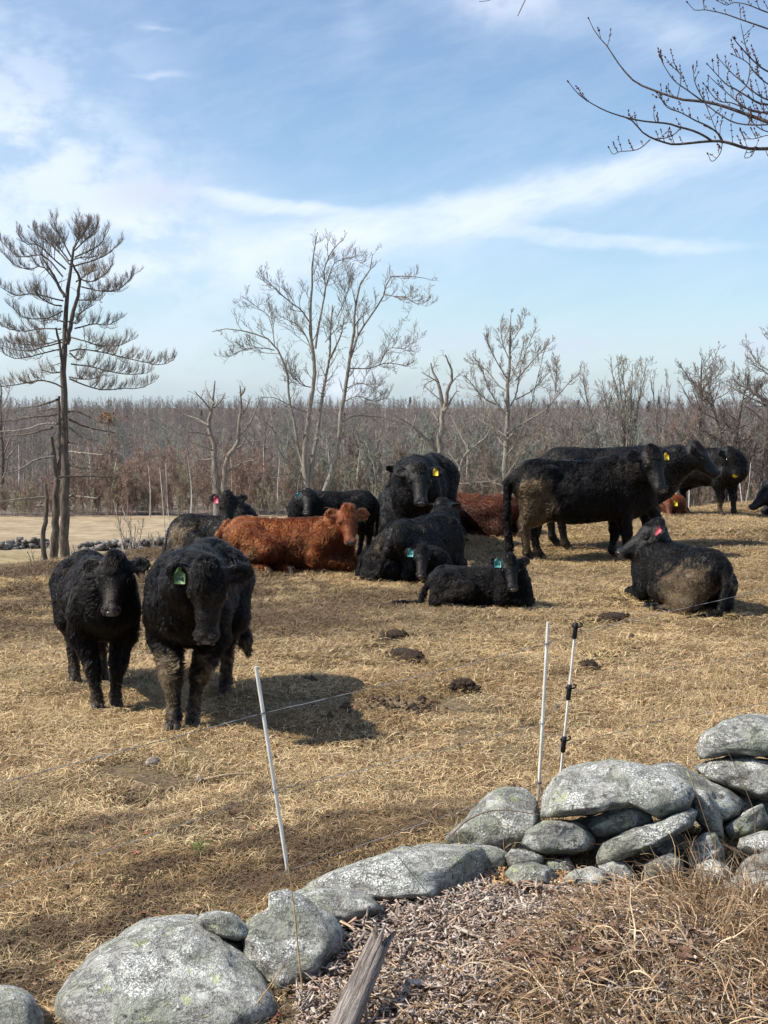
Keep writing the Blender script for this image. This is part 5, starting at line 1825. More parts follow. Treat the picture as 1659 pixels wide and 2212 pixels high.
    El(H(.425, 0, -.045), np.array((.056, .084, .060)) * hs, Rh, .035, 'head')
    El(H(.395, 0, -.098), np.array((.06, .045, .026)) * hs, Rh, .02, 'head')
    El(H(-.015, 0, .010), np.array((.075, .085, .066)) * hs, Rh, .05, 'head')
    # ---- ears
    earpts = []
    for ei, e in enumerate((1, -1)):
        b = H(.035, e * .098, -.030)
        ed = norm(side * e * 1.0 + up * (-.10 + ears[ei]) - m * .12)
        fv = up * .9 + m * .25
        fr = norm(fv - ed * np.dot(fv, ed))
        wd = np.cross(ed, fr)
        Re = np.stack([ed, wd, fr], 1)
        L = .195 * hs
        El(b + ed * L * .52, (L * .52, .074 * hs, max(.021 * hs, .62 * voxel / s)), Re, .018, 'ear')
        C(b - ed * .02, b + ed * .05, .034 * hs, .030 * hs, .03, 'ear')
        earpts.append((b, ed, wd, fr, L))
    # ---- legs
    hoofs = []
    lk = lambda z: z * legh

    def gz(pt):                                                      # ground under a foot, in local height
        w = g0 + Rw @ (np.asarray(pt) * s)
        return (float(terrain(w[0], w[1])) - g0[2]) / s
    if not lie:
        ft = feet or [(0, 0)] * 4
        for i, e in enumerate((1, -1)):
            fx, fy = ft[i]
            sh, elb = V3(.47 * X, e * .16, .86), V3(.40 * X, e * .18, .68)
            kn = V3(.45 * X + fx * .6, e * .145 + fy * .6, .39)
            fe = V3(.45 * X + fx, e * .140 + fy, .12)
            hf = fe + V3(.055, 0, -.08)
            q = gz(hf); fe = fe + V3(0, 0, q); kn = kn + V3(0, 0, q * .5); hf = hf + V3(0, 0, q)
            C(sh, elb, .155, .12, .08, 'leg'); C(elb, kn, .108, .062, .05, 'leg'); C(kn, fe, .056, .041, .03, 'leg')
            C(kn + V3(-.005, 0, .02), kn + V3(0.005, 0, -.03), .062, .058, .03, 'leg')
            C(fe, fe, .052, .052, .02, 'leg') if False else El(fe, (.056, .052, .052), None, .02, 'leg')
            C(fe, hf + V3(0, 0, .015), .044, .050, .02, 'leg')
            hoofs.append((hf, V3(1, 0, 0)))
        for i, e in enumerate((1, -1)):
            fx, fy = ft[2 + i]
            hp, st = V3(-.60 * X, e * .145, .98), V3(-.42 * X + fx * .2, e * .19, .70)
            hk = V3(-.76 * X + fx * .75, e * .14 + fy * .7, .49)
            fe = V3(-.72 * X + fx, e * .14 + fy, .13)
            hf = fe + V3(.06, 0, -.09)
            q = gz(hf); fe = fe + V3(0, 0, q); hk = hk + V3(0, 0, q * .5); hf = hf + V3(0, 0, q)
            C(hp, st, .205, .135, .09, 'leg'); C(V3(-.72 * X, e * .13, .94), V3(-.70 * X + fx * .4, e * .145 + fy * .4, .66), .165, .115, .09, 'leg'); C(V3(-.66 * X + fx * .3, e * .16, .74), hk + V3(.03, 0, .08), .13, .075, .06, 'leg')
            C(st, hk, .125, .062, .06, 'leg'); C(hk, fe, .058, .043, .03, 'leg')
            C(hk + V3(-.02, 0, .05), hk + V3(0, 0, -.03), .045, .055, .03, 'leg')
            El(fe, (.058, .053, .053), None, .02, 'leg')
            C(fe, hf + V3(0, 0, .015), .046, .052, .02, 'leg')
            hoofs.append((hf, V3(1, 0, 0)))
    else:
        t = tuck
        for e in (1, -1):
            sh, elb = V3(.48 * X, e * .18, .40), V3(.40 * X, e * .25, .19)
            kn = V3(.80 * X, e * .17, .10)
            fe, hf = V3(.58 * X, e * .21, .06), V3(.46 * X, e * .22, .045)
            if extend is not None and e == extend:
                kn, fe, hf = V3(.82 * X, e * .2, .09), V3(1.05 * X, e * .21, .055), V3(1.13 * X, e * .21, .04)
            C(sh, elb, .16, .12, .09, 'leg'); C(elb, kn, .115, .072, .06, 'leg'); C(kn, fe, .062, .048, .03, 'leg'); C(fe, hf, .048, .05, .02, 'leg')
            hoofs.append((hf, norm(hf - fe)))
        # thighs bulge out on both sides; the hind feet point forward on the tucked side
        hp, st = V3(-.56 * X, t * .20, .40), V3(-.18 * X, t * .40, .30)
        hk = V3(-.72 * X, t * .42, .11)
        C(hp, st, .235, .15, .10, 'leg'); C(st, hk, .14, .08, .08, 'leg')
        C(V3(-.66 * X, t * .2, .36), hk, .2, .09, .1, 'leg')
        fe, hf = V3(-.30 * X, t * .50, .055), V3(-.20 * X, t * .51, .045)
        C(hk, fe, .07, .05, .03, 'leg'); C(fe, hf, .05, .055, .02, 'leg')
        hoofs.append((hf, norm(hf - fe)))
        C(V3(-.58 * X, -t * .20, .36), V3(-.25 * X, -t * .30, .16), .22, .13, .10, 'leg')
        C(V3(-.62 * X, -t * .18, .26), V3(-.76 * X, -t * .16, .12), .17, .10, .08, 'leg')
        fe, hf = V3(-.02 * X, t * .36, .05), V3(.08 * X, t * .40, .045)
        C(V3(-.3 * X, t * .15, .1), fe, .08, .05, .05, 'leg'); C(fe, hf, .05, .055, .02, 'leg')
        hoofs.append((hf, norm(hf - fe)))
    # ---- tail
    if tail is None:
        tail = [(-.87, 0, 1.13), (-.97, 0, .98), (-.96, 0, .70), (-.94, 0.02, .46)] if not lie else [(-.86, 0, .64), (-.98, 0, .46), (-1.02, tuck * .1, .16), (-.98, tuck * .26, .05)]
    tl = [V3(p[0] * X, p[1], p[2]) for p in tail]
    rr = np.linspace(.048, .03, len(tl))
    for i in range(len(tl) - 1):
        C(tl[i], tl[i + 1], rr[i], rr[i + 1], .03, 'tail')
    td = norm(tl[-1] - tl[-2])
    C(tl[-1], tl[-1] + td * .16, .042, .05, .03, 'tail')
    C(tl[-1] + td * .16, tl[-1] + td * .30, .05, .024, .03, 'tail')
    # ---- distance field
    lo, hi = np.full(3, 1e9), np.full(3, -1e9)
    bbs = []
    for p in prims:
        if p[0] == 'c':
            rad = max(p[3], p[4]); l_, h_ = np.minimum(p[1], p[2]) - rad, np.maximum(p[1], p[2]) + rad
        else:
            rad = p[3].max() if p[2] is not None else p[3]; l_, h_ = p[1] - rad, p[1] + rad
        bbs.append((l_, h_)); lo = np.minimum(lo, l_); hi = np.maximum(hi, h_)
    h = voxel / s
    lo = lo - .05 - 2 * h; hi = hi + .05 + 2 * h
    n = np.ceil((hi - lo) / h).astype(int) + 1
    D = np.full(n, 1.0)
    ax = [lo[i] + np.arange(n[i]) * h for i in range(3)]
    for p, (l_, h_) in zip(prims, bbs):
        k = p[5] if p[0] == 'c' else p[4]
        i0 = np.maximum(((l_ - k - h - lo) / h).astype(int), 0)
        i1 = np.minimum(((h_ + k + h - lo) / h).astype(int) + 2, n)
        pts = np.stack(np.meshgrid(*[ax[i][i0[i]:i1[i]] for i in range(3)], indexing='ij'), -1)
        d = sd_cone(pts, p[1], p[2], p[3], p[4]) if p[0] == 'c' else sd_ell(pts, p[1], p[2], p[3])
        sl = tuple(slice(i0[i], i1[i]) for i in range(3))
        o = D[sl]
        hh = np.maximum(k - np.abs(o - d), 0) / k
        D[sl] = np.minimum(o, d) - hh * hh * k * .25
    # hollows: ear cups and nostrils
    subs = [('e', b + ed * L * .55 + fr * .030 * hs, np.stack([ed, wd, fr], 1), V3(L * .42, .054 * hs, .026 * hs)) for b, ed, wd, fr, L in earpts]
    subs += [('e', H(.480, e * .040, -.010), Rh, V3(.018, .016, .020) * hs) for e in (1, -1)]
    subs += [('e', H(.170, e * .124, -.020), Rh, V3(.028, .016, .022) * hs) for e in (1, -1)]
    for _, c_, R_, rad_ in subs:
        i0 = np.maximum(((c_ - .15 - lo) / h).astype(int), 0); i1 = np.minimum(((c_ + .15 - lo) / h).astype(int) + 2, n)
        pts = np.stack(np.meshgrid(*[ax[i][i0[i]:i1[i]] for i in range(3)], indexing='ij'), -1)
        sl = tuple(slice(i0[i], i1[i]) for i in range(3))
        D[sl] = np.maximum(D[sl], -sd_ell(pts, c_, R_, rad_))
    if lie:
        D = np.maximum(D, -ax[2][None, None, :] - .01)
    V, Q = surface_nets(D, lo, h)
    V = smooth_v(V, Q, 1, .4)
    # ---- which region, and its colour
    dh = np.minimum(sd_cone(V, H(.05, 0, -.05), H(.40, 0, -.05), .13 * hs, .08 * hs), 9)
    dear = np.min([sd_cone(V, b, b + ed * L, .05, .04) for b, ed, wd, fr, L in earpts], axis=0)
    head_w = 1 - sstep(dh, .0, .06)
    ear_w = 1 - sstep(dear, .0, .03)
    base = BLACK if coat == 'black' else (RED if coat == 'red' else RED * np.array((.42, .36, .40)))
    nz1 = wob(V, 5.0, seed)[:, 0]; nz2 = wob(V, 16.0, seed + 3)[:, 0]; nz3 = wob(V, 38.0, seed + 5)[:, 0]
    col = base[None] * (1 + .22 * nz1 + .15 * nz2)[:, None]
    if coat == 'black':                                              # weathered tips go brown
        col = col + np.array((.0032, .0015, .0004)) * np.clip(nz1 + nz2 * .6, 0, 1)[:, None]
    else:
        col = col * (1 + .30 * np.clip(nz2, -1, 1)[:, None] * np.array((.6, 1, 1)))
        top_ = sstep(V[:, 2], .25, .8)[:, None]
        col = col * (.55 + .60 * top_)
    mudw = np.zeros(len(V))
    for mm in mud:                                                   # ((x,y,z), (rx,ry,rz), strength)
        q = ((V - np.array(mm[0])) / np.array(mm[1]))
        w = np.clip(1.25 - np.linalg.norm(q, axis=1), 0, 1) * mm[2]
        mudw = np.maximum(mudw, w)
    nz4 = wob(V, 75.0, seed + 6)[:, 0]
    mudw = sstep(mudw * 1.35 * (1 + .25 * nz1) + (.28 * nz2 + .30 * nz3 + .26 * nz4) * (mudw > .02), .50, .95)
    if not lie:                                                      # a little dirt on every foot
        mudw = np.maximum(mudw, .45 * (1 - sstep(V[:, 2], .05, .22)) * np.clip(.6 + nz2, 0, 1))
    mudw = mudw * (1 - head_w)
    col = col * (1 - mudw[:, None]) + (MUD * (.8 + .35 * nz3[:, None])) * mudw[:, None]
    if bridge:                                                       # a browner bridge of the nose
        bw = np.clip(1.3 - np.linalg.norm(((V - H(.30, 0, .02)) @ Rh) / (np.array((.16, .05, .05)) * hs), axis=1), 0, 1)[:, None]
        col = col * (1 - bw) + np.array(bridge) * bw
    mz = np.linalg.norm(((V - H(.465, 0, -.035)) @ Rh) / (np.array((.035, .075, .055)) * hs), axis=1)
    mzw = (1 - sstep(mz, .85, 1.25))[:, None]
    nosec = np.array(nose if nose else (.055, .046, .044)) if coat == 'black' else np.array((.40, .25, .19))
    col = col * (1 - mzw) + nosec * mzw
    col = np.clip(col, .002, 1)
    root = empty(name, g0, label, cat, group, a)
    me = mesh_np('body', V * s, Q)
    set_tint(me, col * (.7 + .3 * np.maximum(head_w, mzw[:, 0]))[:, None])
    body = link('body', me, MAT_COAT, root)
    # ---- hair
    A4 = V[Q]
    nrm = np.cross(A4[:, 2] - A4[:, 0], A4[:, 3] - A4[:, 1])
    area = np.linalg.norm(nrm, axis=1)
    # hair goes where it can be seen from about the camera's side
    cen = A4.mean(1)
    camloc = (Rw.T @ (CAM - g0)) / s
    fac = np.einsum('ij,ij->i', nrm / np.maximum(area, 1e-9)[:, None], norm(camloc - cen))
    wgt = area * np.where(fac > -.35, 1.0, .25)
    wgt = wgt * (1 + 1.2 * (1 - sstep(np.linalg.norm(cen - H(.02, 0, .03), axis=1), .05, .16)))
    wgt = wgt * np.where(cen[:, 2] < .02, .1, 1.0)
    for e in (1, -1):                                                # bare skin round the eyes and on the nose
        wgt = wgt * np.where(np.linalg.norm(cen - H(.168, e * .118, -.020), axis=1) < .036 * hs, 0.0, 1.0)
    wgt = wgt * np.where(np.linalg.norm(cen - H(.480, 0, -.025), axis=1) < .055 * hs, 0.05, 1.0)
    pick = r.choice(len(Q), hairs, p=wgt / wgt.sum())
    b1, b2 = r.rand(hairs)[:, None], r.rand(hairs)[:, None]
    q = A4[pick]
    root_p = (q[:, 0] * (1 - b1) + q[:, 1] * b1) * (1 - b2) + (q[:, 3] * (1 - b1) + q[:, 2] * b1) * b2
    Nn = norm(nrm[pick])
    hc = col[Q[pick, 0]]
    hw = head_w[Q[pick, 0]]; ew = ear_w[Q[pick, 0]]; mzh = mzw[Q[pick, 0], 0]
    flow = np.tile(V3(-.55, 0, -.85), (hairs, 1))
    flow = flow * (1 - hw[:, None]) + (-m * .4 + up * .1)[None] * hw[:, None]
    fc = norm(root_p - H(-.02, 0, .05))
    poll_w = (1 - sstep(np.linalg.norm(root_p - H(.03, 0, .05), axis=1), .04, .15))
    flow = flow * (1 - poll_w[:, None]) + (m * .9 + up * .2)[None] * poll_w[:, None]
    wv_ = wob(root_p, 3.2, seed + 8) * .6 + wob(root_p, 8.0, seed + 9) * .9 + wob(root_p, 22.0, seed + 11) * 1.0
    flow = norm(flow + wv_ * (.75 * (1 - hw) + .35 * hw)[:, None])
    flow = norm(flow - Nn * np.einsum('ij,ij->i', flow, Nn)[:, None] + 1e-4)
    low = sstep(root_p[:, 2], .55, .15) if not lie else np.zeros(hairs)
    L = (.064 * (1 - hw) + .017 * hw) * shag
    L = L * (1 - .5 * low) * (1 - .55 * ew) * (1 - .9 * mzh) + poll_w * .048 * shag
    L = L * r.uniform(.6, 1.25, hairs)
    lift = (.45 + .40 * r.rand(hairs))[:, None]
    d1 = norm(Nn * lift + flow)
    d2 = norm(flow + Nn * .12 + wob(root_p, 20.0, seed + 13) * .5 + V3(0, 0, -.15))
    d3 = norm(flow - Nn * .05 + wob(root_p, 30.0, seed + 15) * .8 + r.normal(size=(hairs, 3)) * .25)
    p0 = root_p - Nn * .004
    p1 = p0 + d1 * (L * .4)[:, None]; p2 = p1 + d2 * (L * .35)[:, None]; p3 = p2 + d3 * (L * .35)[:, None]
    # locks: neighbouring hairs lean towards a common tip
    cell = np.floor((root_p + wob(root_p, 12.0, seed + 17) * .012) / .034).astype(np.int64)
    key = cell[:, 0] * 1000003 + cell[:, 1] * 10007 + cell[:, 2]
    _, inv = np.unique(key, return_inverse=True)
    cn = np.bincount(inv)
    for arr, wt in ((p2, .35), (p3, .62)):
        mean = np.stack([np.bincount(inv, arr[:, i]) / cn for i in range(3)], -1)[inv]
        far_ = (np.linalg.norm(mean - arr, axis=1) < .05)[:, None] * ((1 - .7 * hw) * (1 - ew))[:, None]
        arr += (mean - arr) * wt * far_
    pts = np.stack([p0, p1, p2, p3], 1) * s
    if lie: pts[:, :, 2] = np.maximum(pts[:, :, 2], .0)
    cu = bpy.data.hair_curves.new('coat')
    cu.add_curves([4] * hairs)
    cu.attributes['position'].data.foreach_set('vector', pts.reshape(-1).astype(np.float32)) if 'position' in cu.attributes else cu.position_data.foreach_set('vector', pts.reshape(-1).astype(np.float32))
    rad = np.tile(np.array((.0021, .0019, .0014, .0005)), (hairs, 1)) * (g0[1] / 11.0) ** .5 * s ** .5
    ra = cu.attributes.get('radius') or cu.attributes.new('radius', 'FLOAT', 'POINT')
    ra.data.foreach_set('value', rad.reshape(-1).astype(np.float32))
    ta = cu.attributes.new('tint', 'FLOAT_COLOR', 'POINT')
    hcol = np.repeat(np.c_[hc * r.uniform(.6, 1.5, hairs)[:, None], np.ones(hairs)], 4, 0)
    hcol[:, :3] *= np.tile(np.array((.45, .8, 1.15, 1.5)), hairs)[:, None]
    ta.data.foreach_set('color', hcol.reshape(-1).astype(np.float32))
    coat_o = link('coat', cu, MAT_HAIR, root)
    # ---- eyes
    for e in (1, -1):
        eo = link('eye', ellipsoid_mesh('eye', np.array((.030, .017, .025)) * hs * s), MAT_EYE, root)
        M_ = Matrix(np.stack([m, side, up], 1).tolist()).to_4x4()
        M_.translation = Vector((H(.168, e * .115, -.020)) * s)
        eo.matrix_local = M_
    if g0[1] < 18.5:                                                 # wet nose pad and nostrils
        no = link('nose', ellipsoid_mesh('nose', np.array((.022, .050, .036)) * hs * s, 14, 9), MAT_NOSE, root)
        M_ = Matrix(np.stack([m, side, up], 1).tolist()).to_4x4(); M_.translation = Vector((H(.470, 0, -.022)) * s)
        no.matrix_local = M_
        for e in (1, -1):
            so = link('nostril', ellipsoid_mesh('nostril', np.array((.010, .015, .019)) * hs * s), MAT_EYE, root)
            M_ = Matrix(np.stack([m, side, up], 1).tolist()).to_4x4(); M_.translation = Vector((H(.486, e * .044, -.006)) * s)
            so.matrix_local = M_
    # ---- hooves: two claws each
    for hf, d in hoofs:
        d = norm(V3(d[0], d[1], 0))
        sd_ = V3(-d[1], d[0], 0)
        Vh, Qh = [], []
        for e in (1, -1):
            c0 = hf + sd_ * e * .028 + d * .012
            o_ = len(Vh)
            for zz, fx, fb, w in [(-.052 if not lie else -.035, .072, -.050, .030), (-.01, .058, -.046, .030), (.038, .030, -.040, .026)]:
                for ang in np.arange(8) / 8 * 6.2832:
                    lx = math.cos(ang); ly = math.sin(ang)
                    Vh.append((c0 + d * (lx * (fx if lx > 0 else -fb)) + sd_ * ly * w + V3(0, 0, zz)) * s)
            for ring in range(2):
                for j in range(8):
                    Qh.append((o_ + ring * 8 + j, o_ + ring * 8 + (j + 1) % 8, o_ + ring * 8 + 8 + (j + 1) % 8, o_ + ring * 8 + 8 + j))
            for top in (0, 16):
                Qh += [(o_ + top, o_ + top + 1, o_ + top + 2, o_ + top + 3), (o_ + top, o_ + top + 3, o_ + top + 4, o_ + top + 7), (o_ + top + 4, o_ + top + 5, o_ + top + 6, o_ + top + 7)]
        link('hoof', mesh_np('hoof', Vh, Qh), hoofmat or MAT_HOOF, root)
    # ---- ear tag
    if tagc:
        b, ed, wd, fr, L = earpts[0 if tagside > 0 else 1]
        c_ = (b + ed * L * .42 + fr * .035) * s
        upl = V3(0, 0, 1)
        nf = norm(Rw.T @ norm(V3(0, -1, 0.15)) * .7 + fr * .5)
        xx = norm(np.cross(upl, nf)); yy = np.cross(nf, xx)
        w2, hh2 = .036, .055
        ol = [(-.010, .040), (.010, .040), (.014, .012), (w2, .0), (w2 * .92, -hh2 * 1.15), (-w2 * .92, -hh2 * 1.15), (-w2, .0), (-.014, .012)]
        Vt = [c_ + xx * x_ + yy * y_ + nf * z_ for z_ in (.004, -.002) for x_, y_ in ol]
        k = len(ol)
        Tt = [(i, (i + 1) % k, k + (i + 1) % k, k + i) for i in range(k)]
        Tf = [(0, i, i + 1) for i in range(1, k - 1)] + [(k, k + i + 1, k + i) for i in range(1, k - 1)]
        to = link('ear_tag', mesh_np('ear_tag', Vt, Tt, Tf, False), TAGS[tagc], root)
        to['label'] = tagc + ' plastic tag'
        if tagc in ('green', 'teal'):                                # worn dark figures, unreadable in the photo
            Vp, Qp = [], []
            for j, (x0, x1, y0, y1) in enumerate([(-.024, -.012, -.042, -.018), (-.008, .004, -.036, -.020), (.010, .022, -.044, -.019), (-.02, .015, -.010, -.006)]):
                o_ = len(Vp)
                Vp += [c_ + xx * x_ + yy * y_ + nf * .0055 for x_, y_ in [(x0, y0), (x1, y0), (x1, y1), (x0, y1)]]
                Qp.append((o_, o_ + 1, o_ + 2, o_ + 3))
            link('tag_print', mesh_np('tag_print', Vp, Qp, None, False), MAT_PRINT, to)
    if horns:
        for e in (1, -1):
            if horns is not True and e not in horns: continue
            path = resample([H(.0, e * .07, .0), H(-.01, e * .20, .02), H(.03, e * .32, .06), H(.06, e * .40, .20), H(.05, e * .42, .34)], 14) * s
            tb = Tubes(); tb.add(path, np.linspace(.040, .006, 14) * s, 10)
            hm = tb.mesh('horn')
            C_ = np.repeat(np.linspace(0, 1, 14), 10)
            hm.attributes['tint'].data.foreach_set('color', np.c_[C_, C_, C_, np.ones(140)].astype(np.float32).ravel())
            link('horn', hm, MAT_HORN, root)
    if flap:                                                         # the yellow weaning flap clipped in the nose
        Vt, Qt = [], []
        nu = 9
        for i in range(nu):
            f = i / (nu - 1) * 2 - 1
            for (hgt, dep) in [(.02, .0), (-.05 - .02 * f * f * -1, .0)]:
                c_ = H(.497 - .05 * f * f, f * .085, -.035 + hgt)
                Vt.append(c_ * s)
        for i in range(nu - 1): Qt.append((i * 2, i * 2 + 1, i * 2 + 3, i * 2 + 2))
        nn_ = len(Vt); off_ = (m * .008) * s
        Vt += [v_ + off_ for v_ in Vt]
        Qt += [tuple(i + nn_ for i in q_)[::-1] for q_ in Qt]
        Qt += [(i * 2, i * 2 + 2, nn_ + i * 2 + 2, nn_ + i * 2) for i in range(nu - 1)] + [(i * 2 + 1, nn_ + i * 2 + 1, nn_ + i * 2 + 3, i * 2 + 3) for i in range(nu - 1)]
        link('nose_flap', mesh_np('nose_flap', Vt, Qt), TAGS['yellow'], root)
    return root


# 1 the steer at the far left, turned a little to the right
cattle('shaggy black steer standing at far left without an ear tag', 213, 1503, -70, .77, dict(poll=(250, 1213, -.55), muzzle=(248, 1315)), feet=[(.0, -.05), (.08, .05), (-.02, .0), (.05, 0)], dp=.83, nose=(.10, .072, .058), bridge=(.040, .027, .019),
       voxel=.0145, hairs=46000, shag=1.25, girth=.93, hscale=1.04, seed=101, mud=[((.45, -.14, .28), (.22, .14, .3), .55), ((.45, .14, .2), (.22, .14, .25), .4), ((-.75, 0, .18), (.3, .4, .25), .35)], ears=(.16, .10), name='steer', cat='steer')
# 2 the steer walking at the camera
cattle('large shaggy black steer walking straight ahead with a green ear tag', 430, 1535, -92, .88, dict(poll=(449, 1230, -.98), muzzle=(445, 1394)), feet=[(.12, -.08), (.30, .085), (.10, -.02), (-.05, .02)], dp=.86, nose=(.07, .058, .055),
       voxel=.0145, hairs=58000, shag=1.2, girth=.80, hscale=1.08, seed=102, mud=[((.62, -.14, .26), (.3, .14, .34), 1.1), ((.55, .14, .26), (.3, .14, .32), 1.0), ((-.7, 0, .25), (.4, .4, .35), .8)],
       tagc='green', tagside=-1, ears=(-.12, -.05), neckr=1.1, name='steer', cat='steer', tail=[(-.87, 0, 1.13), (-.96, .03, .98), (-.95, .14, .72), (-.93, .19, .56)])
# 3 black cow lying behind on the left
cattle('black cow lying behind the red-brown one with a pink ear tag', 476, 1200, -20, .78, dict(poll=(492, 1072, -.20), muzzle=(489, 1137)), lie=True, y=17.5, sink=.02, hairs=11000, seed=103, tagc='pink', tagside=-1, low=.07,
       mud=[((-.6, -.3, .4), (.35, .3, .4), 1.0)], hscale=1.12, ears=(.15, .1))
# 4 the red-brown one
cattle('red-brown cow lying among the black cattle', 630, 1228, -12, .87, dict(poll=(751, 1102, -.30), muzzle=(759, 1168)), lie=True, coat='red', hairs=30000, shag=1.15, seed=104, tuck=-1, low=.12,
       mud=[((-.55, -.4, .2), (.35, .25, .22), .55), ((.1, -.3, .3), (.4, .2, .25), .25)], hscale=1.08, hoofmat=MAT_HOOF2, voxel=.017, ears=(-.15, -.05), longx=1.08)
# 5 the black calf standing behind it
cattle('black calf standing behind the red-brown cow with a teal ear tag', 714, 1206, 206, .70, dict(poll=(668, 1066, -.30), muzzle=(664, 1106)), hairs=10000, seed=105, tagc='teal', tagside=-1, name='calf', cat='calf', y=17.5,
       feet=[(0, 0), (.05, 0), (0, -.05), (.08, .05)], ears=(.15, .1), hscale=1.05, dp=.86, girth=.92)
# 6 the cow facing the camera in the middle
cattle('big black cow standing face on with a yellow ear tag', 915, 1196, -104, 1.04, dict(poll=(906, 1012, -.85), muzzle=(908, 1082)), hairs=18000, seed=106, tagc='yellow', tagside=1, y=18.0, girth=.80, ears=(.05, -.05), shag=.85, voxel=.02, hscale=1.08)
# 7 the one standing close behind it, and a horned one with its head low
cattle('black cow mostly hidden behind the big cow with the yellow tag', 897, 1198, 98, .86, dict(poll=(861, 1010, .55), dir=(-.45, .5, -.75)), hairs=6000, seed=107, y=19.6, shag=.8, voxel=.024, ears=(.5, .5))
cattle('horned black cow lowering its muzzle left of the big standing cow', 892, 1172, 128, .84, dict(poll=(864, 1080, .25), muzzle=(833, 1124), toward=.4), hairs=6000, seed=108, lie=True, y=19.4, horns=[-1, 1], voxel=.024)
# 8 the big one lying with its back to the camera
cattle('dusty black cow lying with its back to the camera behind two black calves', 915, 1215, 60, .90, dict(poll=(953, 1088, .80), dir=(.30, .85, -.05)), lie=True, hairs=18000, seed=109, girth=1.08, tuck=1, low=.02,
       mud=[((-.2, -.2, .75), (.6, .35, .25), .35), ((-.7, .1, .55), (.35, .3, .3), .45)], shag=.8, voxel=.02, ears=(.25, .3), y=16.0)
# 9, 10 the two calves lying in front
cattle('black calf lying against the dusty cow with a teal ear tag', 884, 1260, -22, .61, dict(poll=(912, 1186, -.34), muzzle=(908, 1240)), lie=True, hairs=18000, seed=110, tagc='teal', tagside=-1, name='calf', cat='calf', low=.14,
       hscale=1.2, shag=1.15, hoofmat=MAT_HOOF2, voxel=.016, mud=[((.2, -.3, .15), (.4, .2, .15), .4)], ears=(-.05, -.1))
cattle('black calf lying alone in front with a teal ear tag and its tail out behind', 1042, 1310, -14, .615, dict(poll=(1101, 1208, -.26), muzzle=(1106, 1268)), lie=True, hairs=24000, seed=111, tagc='teal', tagside=-1, name='calf', cat='calf', low=.17,
       hscale=1.18, shag=1.15, hoofmat=MAT_HOOF2, voxel=.016, longx=.98, ears=(.1, .2), tail=[(-.86, 0, .50), (-.98, -.05, .28), (-1.05, -.15, .06), (-1.30, -.25, .04)], mud=[((-.5, -.4, .15), (.4, .2, .15), .3)])
# 11 the bull side on
cattle('black bull standing side on with a tan mud-caked rump', 1266, 1214, 3, 1.04, dict(poll=(1408, 977, -.34), muzzle=(1425, 1056)), hairs=36000, seed=112, bull=1.0, girth=1.12, voxel=.02, longx=1.03, name='bull', cat='bull', tagc='yellow', tagside=1,
       feet=[(-.10, .0), (.02, -.02), (.14, 0), (-.04, 0)], mud=[((-.68, -.2, .80), (.30, .3, .34), 1.7), ((-.74, -.2, .45), (.2, .25, .4), 1.2), ((-.9, 0, .6), (.06, .2, .4), .5), ((-.3, -.2, .15), (.7, .3, .2), .5)],
       hscale=1.12, ears=(-.1, -.05), neckr=1.15, tail=[(-.86, 0, 1.13), (-.98, -.02, 1.02), (-.99, -.04, .62), (-.97, -.03, .36)])
# 12 behind the bull
cattle('black cow standing behind the bull with its head raised in profile', 1322, 1195, 4, 1.10, dict(poll=(1499, 966, -.1), muzzle=(1545, 1014), toward=.35), hairs=14000, seed=113, y=18.6, girth=1.05, voxel=.022, shag=.7,
       ears=(.3, .55), hscale=1.0, longx=1.0, feet=[(.05, 0), (.16, 0), (0, 0), (0.1, 0)], neckr=.9)
# 13 by the right edge
cattle('black calf standing on the hay near the right edge with a yellow nose flap', 1530, 1107, -52, .93, dict(poll=(1574, 974, -.50), muzzle=(1590, 1024)), hairs=10000, seed=114, voxel=.022, y=23.3, flap=True, name='calf', cat='calf',
       feet=[(.05, 0), (-.05, 0), (.05, .05), (-.05, -.02)], mud=[((.4, -.1, .2), (.3, .3, .3), .6), ((-.7, 0, .2), (.3, .3, .3), .4)], ears=(.15, .05), girth=.88, dp=.88)
# 14 the small red one far off
cattle('small red calf lying far off beyond the bull with its ear tag catching the sun', 1446, 1116, -68, .54, dict(poll=(1444, 1083, -.46), muzzle=(1442, 1111)), lie=True, coat='red', hairs=5000, seed=115, voxel=.022, y=23.8, tagc='yellow', tagside=1, name='calf', cat='calf', hscale=1.2, low=.14, ears=(.05, .25))
# 15 the big one lying at right, seen from behind
cattle('black cow lying at right with a pink ear tag and dusty haunches', 1470, 1290, 115, .79, dict(poll=(1420, 1136, .42), muzzle=(1328, 1198), toward=.12), lie=True, hairs=30000, seed=116, girth=1.10, tuck=1, tagc='pink', tagside=1, low=.0,
       mud=[((-.62, .35, .35), (.45, .38, .45), 1.1), ((-.8, -.1, .4), (.3, .35, .4), .5), ((-.2, .3, .5), (.4, .25, .3), .3)], shag=.8, voxel=.019, ears=(.1, -.15), hscale=1.34, y=13.7,
       tail=[(-.86, 0, .66), (-1.00, .03, .44), (-1.04, .16, .10), (-1.0, .42, .04)])
# 16 the one cut by the right edge
cattle('black cow lying cut off by the right edge', 1752, 1104, 175, .92, dict(poll=(1656, 1060, -.2), muzzle=(1626, 1086), toward=.3), lie=True, hairs=5000, seed=117, voxel=.024, y=23.4)
# 17 the red horned one behind the middle cow
cattle('dark red horned cow lying behind the big cow with the yellow tag', 1012, 1142, 152, .95, dict(poll=(958, 1072, .2), dir=(-.7, .45, -.35)), low=.20, lie=True, coat='darkred', hairs=10000, seed=118, voxel=.021, y=20.2, horns=True, tuck=1, shag=1.2, ears=(.0, .0))
